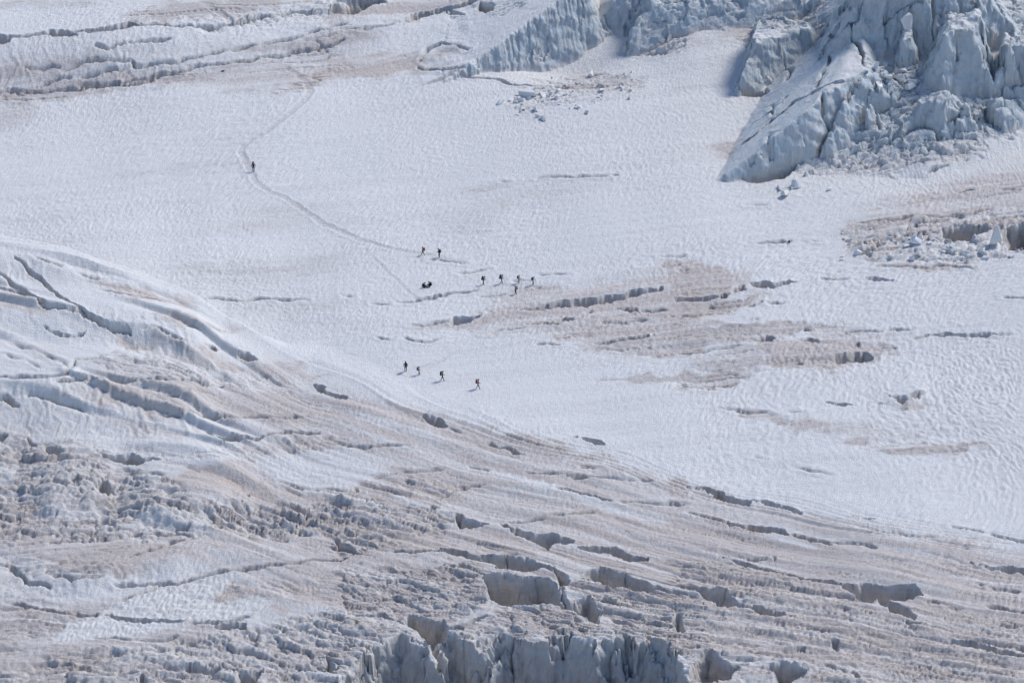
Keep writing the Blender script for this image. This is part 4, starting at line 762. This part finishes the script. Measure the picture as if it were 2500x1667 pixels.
# which faces belong to what
labelled = [j for j, t in enumerate(CREV) if t[2]]
SER = [  # name, label, category, test on a grid's faces
 ('serac', 'huge blue-grey leaning serac with a smooth shaded slab and undercut foot', lambda g: np.isin(g.solid[g.q[:, 0]], [4])),
 ('serac', 'shaded sail-shaped ice lobe at the left side of the huge serac', lambda g: np.isin(g.solid[g.q[:, 0]], [5])),
 ('serac', 'broad blue-grey ice wall at the top edge behind the serac towers', lambda g: np.isin(g.solid[g.q[:, 0]], [6])),
 ('serac', 'pale blue split ice tower right of the huge serac', lambda g: np.isin(g.solid[g.q[:, 0]], [7])),
 ('serac', 'grey-green ice tower cut off by the right edge of the picture', lambda g: np.isin(g.solid[g.q[:, 0]], [8])),
 ('serac', 'slim ice pinnacle standing between the huge serac and the pale tower', lambda g: np.isin(g.solid[g.q[:, 0]], [9])),
 ('serac', 'broken ice knob between the undercut serac foot and the rubble slope', lambda g: np.isin(g.solid[g.q[:, 0]], [10])),
 ('serac', 'low broken ice shoulder in the middle of the rubble slope', lambda g: np.isin(g.solid[g.q[:, 0]], [11])),
 ('serac', 'low broken ice shoulder at the right side of the rubble slope', lambda g: np.isin(g.solid[g.q[:, 0]], [12])),
 ('ice_wall', 'curved fluted ice wall with a sharp rising crest at the top centre', lambda g: np.isin(g.solid[g.q[:, 0]], [1])),
 ('ice_wall', 'second shaded ice wall at the top edge right of the fluted one', lambda g: np.isin(g.solid[g.q[:, 0]], [2])),
 ('serac', 'rough dark-edged broken ice mass right of the curved ice wall', lambda g: np.isin(g.solid[g.q[:, 0]], [3])),
]
W_LT = Q0('H', (-70, 1115), (330, 1100), (430, 1150), (540, 1222), (640, 1362), (715, 1475), (800, 1620), (860, 1760), (20, 1760), (-60, 1500))
W_MT = Q0('H', (665, 1240), (745, 1220), (945, 1136), (1015, 1090), (1100, 1040), (1430, 1035), (1520, 1055), (1650, 1098), (1540, 1250), (1550, 1760), (860, 1760), (760, 1560), (690, 1400))
W_RT = Q0('H', (1540, 1250), (1650, 1098), (1745, 1165), (1900, 1180), (2060, 1220), (2100, 1300), (2000, 1760), (1552, 1760))
FG = [('serac', 'foreground ice tower with a dirty shaded face, left of the deep gap', W_LT), ('serac', 'wide foreground ice cliff with a blue-grey face at the bottom centre', W_MT), ('serac', 'pale fluted ice buttress at the bottom edge right of the wide cliff', W_RT)]
ctype = {}
groups = {}
for gi, g in enumerate(grids):
    keep = np.ones(len(g.q), bool)
    if gi == 0:
        for r in PATCH: keep &= ~inside(g.fx, g.fy, r, 0.35)
    code = np.zeros(len(g.q), np.int32)
    c0 = g.q[:, 0]
    code[g.trail[c0] > 0.45] = 1
    for k, (nm, lb, fn) in enumerate(SER): code[fn(g)] = 500+k
    if gi == 3 or gi == 0:
        for k, (nm, lb, pw) in enumerate(FG):
            i = sub(g.fx, g.fy, pw, 0.1); code[i[psd(pw, g.fx[i], g.fy[i]) > 0]] = 600+k
    lab = np.isin(g.cid[c0]-1, labelled); code[lab] = 1000+g.cid[c0][lab]
    for c in np.unique(code[keep]):
        groups.setdefault(int(c), []).append((g, keep & (code == c)))
def join_grids(name, lst):
    """one mesh from the faces of several grids"""
    vs = []; at = {k: [] for k in ('dirt', 'warm', 'ice', 'blue')}; qs = []; off = 0
    for g, f in lst:
        q = g.q[f]; v, inv = np.unique(q.ravel(), return_inverse=True)
        vs.append(np.stack([g.X[v], g.Y[v], g.h[v]], 1)); qs.append(inv.reshape(-1)+off); off += len(v)
        for k in at: at[k].append(getattr(g, k)[v])
    v = np.concatenate(vs).astype(F32); q = np.concatenate(qs).astype(np.int32); nf = len(q)//4
    me = bpy.data.meshes.new(name); me.vertices.add(len(v)); me.vertices.foreach_set('co', v.ravel())
    me.loops.add(nf*4); me.loops.foreach_set('vertex_index', q); me.polygons.add(nf)
    me.polygons.foreach_set('loop_start', np.arange(nf, dtype=np.int32)*4); me.polygons.foreach_set('use_smooth', np.ones(nf, bool))
    for k in at: me.attributes.new(k, 'FLOAT', 'POINT').data.foreach_set('value', np.concatenate(at[k]).astype(F32))
    me.update(calc_edges=True)
    return me, v
nfaces = 0
for c, lst in sorted(groups.items()):
    if c == 0: nm, kw = 'ground', dict(kind='structure')
    elif c == 1: nm, kw = 'path', dict(kind='structure')
    elif 500 <= c < 600: nm, kw = SER[c-500][0], dict(label=SER[c-500][1], cat='ice wall' if SER[c-500][0] == 'ice_wall' else 'serac', group='seracs and ice walls')
    elif 600 <= c < 1000: nm, kw = FG[c-600][0], dict(label=FG[c-600][1], cat='serac', group='seracs and ice walls')
    else: nm, kw = 'crevasse', dict(label=CREV[c-1001][2], cat='crevasse', group='open crevasses')
    me, v = join_grids(nm, lst); nfaces += len(me.polygons)
    me.materials.append(M_GL)
    o = link(bpy.data.objects.new(nm, me)); tag(o, **kw)
print('quads', nfaces, 'objects', len(groups), round(time.time()-T0, 1))

# ------------------------------------------------------------------ fallen ice blocks and stones
def hull_mesh(name, seed, n=16, flat=0.75, mat=None, taper=0.0):
    r = np.random.default_rng(seed); bm = bmesh.new()
    p = r.normal(size=(n, 3)); p /= np.linalg.norm(p, axis=1)[:, None]
    p *= 0.55+0.45*r.random((n, 1)); p[:, 2] *= flat
    p = np.sign(p)*np.abs(p)**0.75
    p[:, :2] *= (1-taper*(p[:, 2:3]-p[:, 2].min())/np.ptp(p[:, 2]))
    for q in p: bm.verts.new(q)
    res = bmesh.ops.convex_hull(bm, input=bm.verts)
    bmesh.ops.delete(bm, geom=[e for e in res['geom_interior'] if isinstance(e, bmesh.types.BMVert)], context='VERTS')
    bmesh.ops.bevel(bm, geom=bm.edges[:], offset=0.025, segments=1, affect='EDGES')
    bmesh.ops.recalc_face_normals(bm, faces=bm.faces)
    zmin = min(v.co.z for v in bm.verts)
    for v in bm.verts: v.co.z -= zmin
    me = bpy.data.meshes.new(name); bm.to_mesh(me); bm.free(); me.materials.append(mat); return me
HULLS = [hull_mesh('ice_block', 100+k, 8+k//2, 0.6+0.07*k, M_BLOCK) for k in range(8)]
HR = np.random.default_rng(5)
def spot(p):
    w_ = P(np.atleast_2d(p), H1)[0]; return float(w_[0]), float(w_[1])
def place_hull(me, name, px, size, label, cat, group, rz=None, sink=0.22, stretch=None):
    x, y = spot(px); o = link(bpy.data.objects.new(name, me))
    st = stretch if stretch is not None else (1+0.5*HR.random(), 0.8+0.4*HR.random(), 0.7+0.5*HR.random())
    o.scale = (size*st[0]/2, size*st[1]/2, size*st[2]/2); o.rotation_euler = (HR.normal()*0.15, HR.normal()*0.15, HR.random()*6.28 if rz is None else rz)
    o.location = (x, y, ground_z(x, y)-sink*size*0.5)
    return tag(o, label, cat, group)
BIG = [((1295, 650), 3.6, 'largest tilted ice block in the debris below the curved ice wall'), ((1375, 655), 2.4, 'second large slab of ice right of the largest debris block'), ((1100, 712), 1.6, 'leftmost pointed ice block of the debris field'),
       ((1225, 700), 1.9, 'dark-sided ice block between the pointed one and the largest'), ((1250, 755), 1.1, 'low dark ice chunk at the lower left of the debris field'), ((1335, 758), 1.5, 'dark flat ice chunk at the lower middle of the debris field'), ((1385, 815), 1.4, 'white ice chunk lowest down in the debris field'),
       ((1350, 800), 1.0, 'small greenish ice chunk beside the lowest white one'), ((1625, 730), 1.5, 'broad ice chunk at the right part of the debris field'), ((1745, 700), 1.7, 'bright white ice chunk at the right of the debris field'), ((1515, 565), 2.2, 'flat ice slab at the foot of the curved ice wall'), ((1720, 515), 2.0, 'dark-edged ice slab at the top of the debris field'),
       ((1475, 680), 1.5, 'angular ice chunk in the middle of the debris field')]
for k, (p, sz, lb) in enumerate(BIG):
    place_hull(HULLS[k % 8], 'ice_block', R('B', p)[0], sz, lb, 'ice block', 'fallen ice blocks')
for k in range(75):
    u = HR.random(); p = np.array([1180+u*820+HR.normal()*40, 690-120*u+HR.normal()*58]); p[0] = min(max(p[0], 1120), 2060); p[1] = min(max(p[1], 470), 830)
    place_hull(HULLS[k % 8], 'ice_block', R('B', p)[0], 0.45+0.75*HR.random()**2, 'small angular ice piece scattered in the debris field below the curved ice wall', 'ice block', 'small fallen ice pieces below the curved wall')
for p, sz, lb in [((695, 1290), 2.4, 'white upright ice block in the snow below the huge serac'), ((720, 1340), 1.8, 'white ice block in front of the upright one below the serac'), ((790, 1278), 2.0, 'white ice block right of the upright one below the serac'), ((760, 1285), 1.3, 'small white ice block between two larger ones below the serac'),
                  ((1020, 1300), 1.0, 'lone small ice chunk right of the white blocks below the serac')]:
    place_hull(HULLS[int(sz*7) % 8], 'ice_block', R('C', p)[0], sz, lb, 'ice block', 'white blocks below the serac')
for k in range(26):
    p = (1330+300*HR.random(), 430+190*HR.random())
    place_hull(HULLS[k % 8], 'ice_block', R('C', p)[0], 0.8+1.6*HR.random()**2, 'jumbled ice chunk in the rubble between the huge serac and pale tower', 'ice block', 'ice rubble between the seracs')
for k in range(52):
    p = (1100+1250*HR.random(), 20+220*HR.random())
    place_hull(HULLS[k % 8], 'ice_block', R('F', p)[0], 0.6+1.3*HR.random()**2, 'pale ice chunk in the rubble beside the wide pit at the right edge', 'ice block', 'ice rubble by the wide pit')
place_hull(hull_mesh('ice_block', 77, 16, 1.0, M_BLOCK, 0.6), 'ice_block', R('F', (2150, 130))[0], 3.2, 'tall pointed white ice block in front of the wide pit', 'ice block', 'ice rubble by the wide pit', stretch=(1.3, 1.0, 1.3))
for k in range(16):
    p = (1950+420*HR.random(), 1440+130*HR.random())
    place_hull(HULLS[k % 8], 'ice_block', R('H', p)[0], 0.8+1.4*HR.random()**2, 'ice chunk in the heap at the bottom edge right of the pale buttress', 'ice block', 'ice heap at the bottom edge')
# boulder of ice perched on the pinnacle
x, y = spot(R('C', (1545, 215))[0])
o = link(bpy.data.objects.new('ice_boulder', HULLS[5])); bx, by = BL['pinnacle'].c; bz = max(ground_z(bx+dx, by+dy) for dx in (-.5, 0, .5) for dy in (-.5, 0, .5))
o.location = (bx, by, bz-0.35); o.scale = (1.7, 1.5, 2.1); o.rotation_euler = (0.1, 0.2, 0.7)
tag(o, 'rounded ice boulder perched on the slim pinnacle', 'ice block')
M_STONE = plain('dark_stone', (0.05, 0.05, 0.055), 0.8, 0.4, 4)
STONE = hull_mesh('rock', 321, 11, 0.8, M_STONE)
place_hull(STONE, 'rock', (1927, 594), 0.75, 'black stone standing in for a shadowed hole in the rippled snow near the right', 'rock', None, stretch=(0.8, 0.8, 1.3), sink=0.1)  # black stone placed for a hole that is dark with shadow
place_hull(STONE, 'rock', (545, 176), 0.8, 'small grey rock at the foot of the fluted bank', 'rock', None, stretch=(1.3, 0.8, 0.7), sink=0.1)

# ------------------------------------------------------------------ people
def skin_body(name, joints, bones):
    """one continuous surface grown round a skeleton"""
    names = list(joints); vs = [joints[k][0] for k in names]; es = [(names.index(a), names.index(b)) for a, b in bones]
    me = bpy.data.meshes.new(name+'_bones'); me.from_pydata(vs, es, [])
    o = bpy.data.objects.new('tmp', me); COL.objects.link(o)
    md = o.modifiers.new('skin', 'SKIN'); md.use_smooth_shade = True
    for v, k in zip(me.skin_vertices[0].data, names):
        r = joints[k][1]; v.radius = r if isinstance(r, tuple) else (r, r); v.use_root = (k == 'pelvis')
    sb = o.modifiers.new('sub', 'SUBSURF'); sb.levels = 1; sb.render_levels = 1
    dg = bpy.context.evaluated_depsgraph_get(); out = bpy.data.meshes.new_from_object(o.evaluated_get(dg))
    bpy.data.objects.remove(o); bpy.data.meshes.remove(me)
    out.name = name; return out
SKIN = plain('skin', (0.45, 0.28, 0.2), 0.6, 0.1); BOOT = plain('boot_leather', (0.03, 0.028, 0.03), 0.6); GLOVE = plain('glove_black', (0.02, 0.02, 0.025), 0.8); HAIR = plain('hair_dark', (0.03, 0.02, 0.015), 0.8)
CLOTH = {'navy': (0.012, 0.016, 0.035), 'black': (0.012, 0.012, 0.016), 'maroon': (0.11, 0.012, 0.022), 'charcoal': (0.03, 0.032, 0.04), 'grey': (0.28, 0.27, 0.24), 'white': (0.55, 0.55, 0.55), 'red': (0.20, 0.02, 0.03)}
def cloth(c): return plain('cloth_'+c, CLOTH[c], 0.85, 0.3, 12)
def add_tube(bm, pts, rads, mi, seg=6):
    rings = []
    for k, p in enumerate(pts):
        p = Vector(p); d = (Vector(pts[min(k+1, len(pts)-1)])-Vector(pts[max(k-1, 0)])).normalized()
        a = d.orthogonal().normalized(); b = d.cross(a)
        rings.append([bm.verts.new(p+(a*math.cos(t*2*math.pi/seg)+b*math.sin(t*2*math.pi/seg))*rads[k]) for t in range(seg)])
    for r0, r1 in zip(rings, rings[1:]):
        for t in range(seg):
            f = bm.faces.new((r0[t], r0[(t+1) % seg], r1[(t+1) % seg], r1[t])); f.material_index = mi; f.smooth = True
    for r in (rings[0][::-1], rings[-1]):
        f = bm.faces.new(r); f.material_index = mi
def add_ball(bm, c, r, mi, seg=8):
    res = bmesh.ops.create_uvsphere(bm, u_segments=seg, v_segments=6, radius=1.0, matrix=Matrix.Translation(c) @ Matrix.Diagonal((*r, 1)))
    for v in res['verts']:
        for f in v.link_faces: f.material_index = mi; f.smooth = True
def pose(lean=0.12, stride=0.35, bend=0.0, sit=False, arms='swing'):
    """joints of a figure 1.75 m tall facing +Y"""
    J = {}; hip = 0.93-0.06*stride-0.10*bend
    if sit: hip = 0.14
    J['pelvis'] = (Vector((0, 0, hip)), (0.155, 0.115)); ln = 0.25 if sit else lean
    up = Vector((0, math.sin(ln), math.cos(ln)))
    J['waist'] = (J['pelvis'][0]+up*0.17, (0.15, 0.11)); J['chest'] = (J['pelvis'][0]+up*0.40, (0.175, 0.125)); J['neck'] = (J['pelvis'][0]+up*0.54, (0.07, 0.07))
    hd = Vector((0, math.sin(ln*1.4), math.cos(ln*1.4))); J['jaw'] = (J['neck'][0]+hd*0.09+Vector((0, 0.015, 0)), (0.075, 0.08)); J['head'] = (J['neck'][0]+hd*0.20, (0.088, 0.105)); J['crown'] = (J['neck'][0]+hd*0.29, (0.055, 0.065))
    B = [('pelvis', 'waist'), ('waist', 'chest'), ('chest', 'neck'), ('neck', 'jaw'), ('jaw', 'head'), ('head', 'crown')]
    for s, n in ((-1, 'l'), (1, 'r')):
        hp = J['pelvis'][0]+Vector((0.10*s, 0, -0.04)); J['hip'+n] = (hp, 0.105)
        if sit:
            kn = hp+Vector((0.06*s, 0.33, 0.30)); an = kn+Vector((0.02*s, 0.20, -0.36)); an.z = max(an.z, 0.06)
        else:
            f = stride*s; an = Vector((0.10*s, 0.42*f-0.02, 0.08+(0.05 if f < 0 else 0.0)*abs(stride)*2)); m = (hp+an)*0.5
            kn = m+Vector((0.01*s, 0.05+0.08*bend+(0.05 if f < 0 else 0), 0))
        J['knee'+n] = (kn, 0.066); J['ankle'+n] = (an, 0.05); J['toe'+n] = (an+Vector((0.02*s, 0.19, -0.035)), (0.045, 0.035))
        sh = J['neck'][0]-up*0.09+Vector((0.185*s, 0, 0)); J['shoulder'+n] = (sh, 0.068)
        if arms == 'swing':
            e = sh+Vector((0.07*s, -0.04-0.14*stride*s, -0.27)); h = e+Vector((0.0, 0.16-0.10*stride*s, -0.19))
        elif arms == 'pole':
            e = sh+Vector((0.08*s, 0.02, -0.27)); h = e+Vector((0.01*s, 0.24, 0.02))
        elif arms == 'knees':
            e = sh+Vector((0.08*s, 0.14, -0.20)); h = e+Vector((-0.05*s, 0.20, -0.02))
        else:
            e = sh+Vector((0.13*s, -0.03, -0.25)); h = e+Vector((-0.05*s, 0.10, -0.22))
        J['elbow'+n] = (e, 0.048); J['wrist'+n] = (h, 0.034); d = (h-e).normalized(); J['palm'+n] = (h+d*0.08, (0.042, 0.024))
        B += [('pelvis', 'hip'+n), ('hip'+n, 'knee'+n), ('knee'+n, 'ankle'+n), ('ankle'+n, 'toe'+n), ('chest', 'shoulder'+n), ('shoulder'+n, 'elbow'+n), ('elbow'+n, 'wrist'+n), ('wrist'+n, 'palm'+n)]
    return J, B, up
MIDX = dict(jacket=0, trousers=1, skin=2, boot=3, glove=4, hair=5)
def seg_dist(p, a, b):
    d = b-a; t = max(0, min(1, (p-a).dot(d)/(d.length_squared+1e-9))); return (p-a-d*t).length
def person(px, face, label, jacket='black', trousers='black', pack='black', height=1.75, hat='charcoal', poles=0, poles_of='', group=None, packsize=1.0, **kw):
    x, y = spot(px); J, B, up = pose(**kw)
    me = skin_body('person', J, B)
    for m in (cloth(jacket), cloth(trousers), SKIN, BOOT, GLOVE, HAIR): me.materials.append(m)
    parts = []
    for a, b in B:
        if a in ('neck', 'jaw', 'head'): c = 'skin'
        elif b.startswith('toe'): c = 'boot'
        elif b.startswith('palm'): c = 'glove'
        elif b[:4] in ('knee', 'ankl') or b.startswith('hip'): c = 'trousers'
        else: c = 'jacket'
        parts.append((J[a][0], J[b][0], MIDX[c]))
    for f in me.polygons:
        c = f.center; f.material_index = min(parts, key=lambda q: seg_dist(c, q[0], q[1]))[2]; f.use_smooth = True
    bm = bmesh.new(); bm.from_mesh(me)
    for n, s in (('l', -1), ('r', 1)):      # five fingers, bent, of unequal length
        w_, p_ = J['wrist'+n][0], J['palm'+n][0]; d = (p_-w_).normalized(); side = Vector((1, 0, 0)); side = (side-d*side.dot(d)).normalized(); dn = d.cross(side)*(1 if d.cross(side).z < 0 else -1)
        for k, ln in enumerate((0.070, 0.080, 0.075, 0.060)):
            b0 = p_+side*(0.018*(k-1.5)); add_tube(bm, [b0, b0+d*ln*0.5+dn*0.008, b0+d*ln*0.75+dn*0.04, b0+d*ln*0.6+dn*0.065], [0.0095, 0.009, 0.0085, 0.007], MIDX['glove'])
        t0 = w_+d*0.03-side*s*0.03; add_tube(bm, [t0, t0+d*0.035-side*s*0.02+dn*0.01, t0+d*0.065-side*s*0.012+dn*0.035], [0.012, 0.011, 0.009], MIDX['glove'])
    h = J['head'][0]; fw = Vector((0, 1, 0))   # nose, eyes, ears, hair
    add_ball(bm, h+Vector((0, 0.105, -0.02)), (0.014, 0.02, 0.024), MIDX['skin'])
    for s in (-1, 1):
        add_ball(bm, h+Vector((0.034*s, 0.092, 0.012)), (0.012, 0.010, 0.008), MIDX['boot']); add_ball(bm, h+Vector((0.088*s, 0.0, -0.01)), (0.012, 0.022, 0.03), MIDX['skin'])
    add_ball(bm, h+Vector((0, 0.093, -0.065)), (0.026, 0.010, 0.007), MIDX['boot']); add_ball(bm, h+Vector((0, -0.03, 0.0)), (0.092, 0.092, 0.10), MIDX['hair'])
    bm.to_mesh(me); bm.free()
    root = link(bpy.data.objects.new('person', me)); zmin = min(v.co.z for v in me.vertices)
    sc = height/1.80; root.scale = (sc, sc, sc); root.rotation_euler = (0, 0, face)
    root.location = (x, y, ground_z(x, y)-zmin*sc-0.03); tag(root, label, 'person', group)
    hb = bmesh.new(); add_ball(hb, h+Vector((0, -0.012, 0.055)), (0.108, 0.122, 0.085), 0, 12)
    add_tube(hb, [h+Vector((0, 0.07, 0.055)), h+Vector((0, 0.15, 0.045))], [0.075, 0.05], 0, 8)
    hm = bpy.data.meshes.new('hat'); hb.to_mesh(hm); hb.free(); hm.materials.append(cloth(hat)); link(bpy.data.objects.new('hat', hm), root)
    if pack:
        pb = bmesh.new(); c = J['chest'][0]; bk = Vector((0, -up.z, up.y)); cc = c+bk*(0.135+0.13*packsize)-up*0.06
        rot = Matrix(((1, 0, 0), (0, up.z, up.y), (0, -up.y, up.z))).to_4x4()
        bmesh.ops.create_cube(pb, size=1.0, matrix=Matrix.Translation(cc) @ rot @ Matrix.Diagonal((0.33*packsize, 0.26*packsize, 0.54*packsize, 1)))
        bmesh.ops.bevel(pb, geom=pb.edges[:], offset=0.07, segments=2, affect='EDGES')
        pm = bpy.data.meshes.new('backpack'); pb.to_mesh(pm); pb.free(); pm.materials.append(cloth(pack)); po = link(bpy.data.objects.new('backpack', pm), root)
        lb = bmesh.new(); bmesh.ops.create_cube(lb, size=1.0, matrix=Matrix.Translation(cc+up*0.30*packsize) @ rot @ Matrix.Diagonal((0.31*packsize, 0.28*packsize, 0.12, 1)))
        bmesh.ops.bevel(lb, geom=lb.edges[:], offset=0.045, segments=2, affect='EDGES')
        lm = bpy.data.meshes.new('lid'); lb.to_mesh(lm); lb.free(); lm.materials.append(cloth(pack)); link(bpy.data.objects.new('lid', lm), po)
        for s in (-1, 1):
            tb = bmesh.new(); n = 'l' if s < 0 else 'r'; sh = J['shoulder'+n][0]
            add_tube(tb, [cc+up*0.2+Vector((0.10*s, 0.10, 0)), sh+Vector((-0.07*s, -0.02, 0.075)), sh+Vector((-0.06*s, 0.10, -0.04)), c+Vector((0.12*s, 0.10, -0.16)), c+Vector((0.15*s, -0.04, -0.24))], [0.018]*5, 0)
            tm = bpy.data.meshes.new('shoulder_strap'); tb.to_mesh(tm); tb.free(); tm.materials.append(cloth('charcoal')); link(bpy.data.objects.new('shoulder_strap', tm), po)
    if poles:
        n = 'r' if poles > 0 else 'l'; M = Matrix.Translation(root.location) @ Matrix.Rotation(face, 4, 'Z') @ Matrix.Scale(sc, 4)
        hnd = M @ J['palm'+n][0]; ft = M @ (J['palm'+n][0]+Vector((0.04, 0.22, 0))); ft.z = ground_z(ft.x, ft.y)-0.03
        top = hnd+(hnd-ft).normalized()*0.12
        tb = bmesh.new(); add_tube(tb, [ft, top], [0.011, 0.013], 0); qm = bpy.data.meshes.new('trekking_pole'); tb.to_mesh(qm); tb.free(); qm.materials.append(plain('pole_metal', (0.06, 0.06, 0.065), 0.4))
        qo = link(bpy.data.objects.new('trekking_pole', qm)); tag(qo, 'trekking pole held by the '+poles_of, 'trekking pole', 'trekking poles')
        gb = bmesh.new(); add_tube(gb, [hnd-(hnd-ft).normalized()*0.05, top+(hnd-ft).normalized()*0.01], [0.018, 0.02], 0); gm = bpy.data.meshes.new('grip'); gb.to_mesh(gm); gb.free(); gm.materials.append(GLOVE); link(bpy.data.objects.new('grip', gm), qo)
    return root
RT_, LF, AW, TO = -math.pi/2, math.pi/2, 0.0, math.pi
GR = 'mountaineers crossing the glacier'
person((619, 417), TO+0.3, 'lone person in navy clothes on the upper bend of the trail', 'navy', 'navy', 'navy', 1.85, stride=0.15, lean=0.08, arms='out', group=GR)
person((1033, 623), LF, 'person with a red backpack striding left along the trail', 'black', 'black', 'red', 1.62, stride=0.75, lean=0.15, group=GR)
person((1072.7, 629), LF-0.5, 'person in black with a dark backpack standing bent behind the red backpack', 'black', 'black', 'black', 1.68, stride=0.08, lean=0.25, arms='pole', group=GR)
person((1034.7, 702), RT_+0.5, 'left one of two people sitting on the snow', 'navy', 'black', 'navy', 1.75, sit=True, arms='knees', group=GR)
person((1049.9, 699.5), LF-0.4, 'right one of two people sitting on the snow', 'black', 'black', 'black', 1.75, sit=True, arms='knees', group=GR)
person((1179.7, 696), RT_, 'leftmost person in black of the five walkers in the middle', 'black', 'black', 'black', 1.66, stride=0.25, lean=0.30, bend=0.4, arms='pole', poles=1, poles_of='leftmost of the five walkers', packsize=1.15, group=GR)
person((1224.3, 693.5), RT_, 'second person from the left of the five walkers, in black', 'black', 'black', 'black', 1.74, stride=0.35, lean=0.20, bend=0.5, arms='pole', poles=1, poles_of='second of the five walkers', packsize=1.2, group=GR)
person((1266.4, 692), RT_, 'black-clad person third from the left in the row of walkers', 'black', 'black', 'black', 1.45, stride=0.08, lean=0.12, arms='pole', poles=1, poles_of='third of the five walkers', group=GR)
person((1300.7, 695.6), RT_+0.3, 'rightmost person of the five walkers with a pale top', 'white', 'black', 'black', 1.55, stride=0.12, lean=0.3, bend=0.5, arms='pole', poles=1, poles_of='walker with the pale top', group=GR)
person((1259.5, 716), LF, 'person facing left with a grey backpack just below the other walkers', 'black', 'black', 'grey', 1.65, stride=0.35, lean=0.15, group=GR)
person((990.4, 906.4), AW+0.1, 'leftmost of the four lower walkers, seen from behind with a large pack', 'black', 'black', 'charcoal', 1.88, stride=0.05, lean=0.05, arms='out', packsize=1.1, group=GR)
person((1022.4, 915), RT_, 'person in a maroon jacket with bent knees, second of the lower four', 'maroon', 'black', 'black', 1.62, stride=0.22, lean=0.05, bend=1.0, hat='maroon', group=GR)
person((1080, 929), RT_, 'person in black striding right, third of the lower four', 'black', 'black', 'black', 1.82, stride=0.6, lean=0.10, packsize=1.1, group=GR)
person((1167, 948.5), RT_, 'rightmost of the lower four with a maroon backpack, striding right', 'maroon', 'black', 'red', 1.82, stride=0.6, lean=0.08, packsize=1.1, hat='black', group=GR)
print('done', round(time.time()-T0, 1))
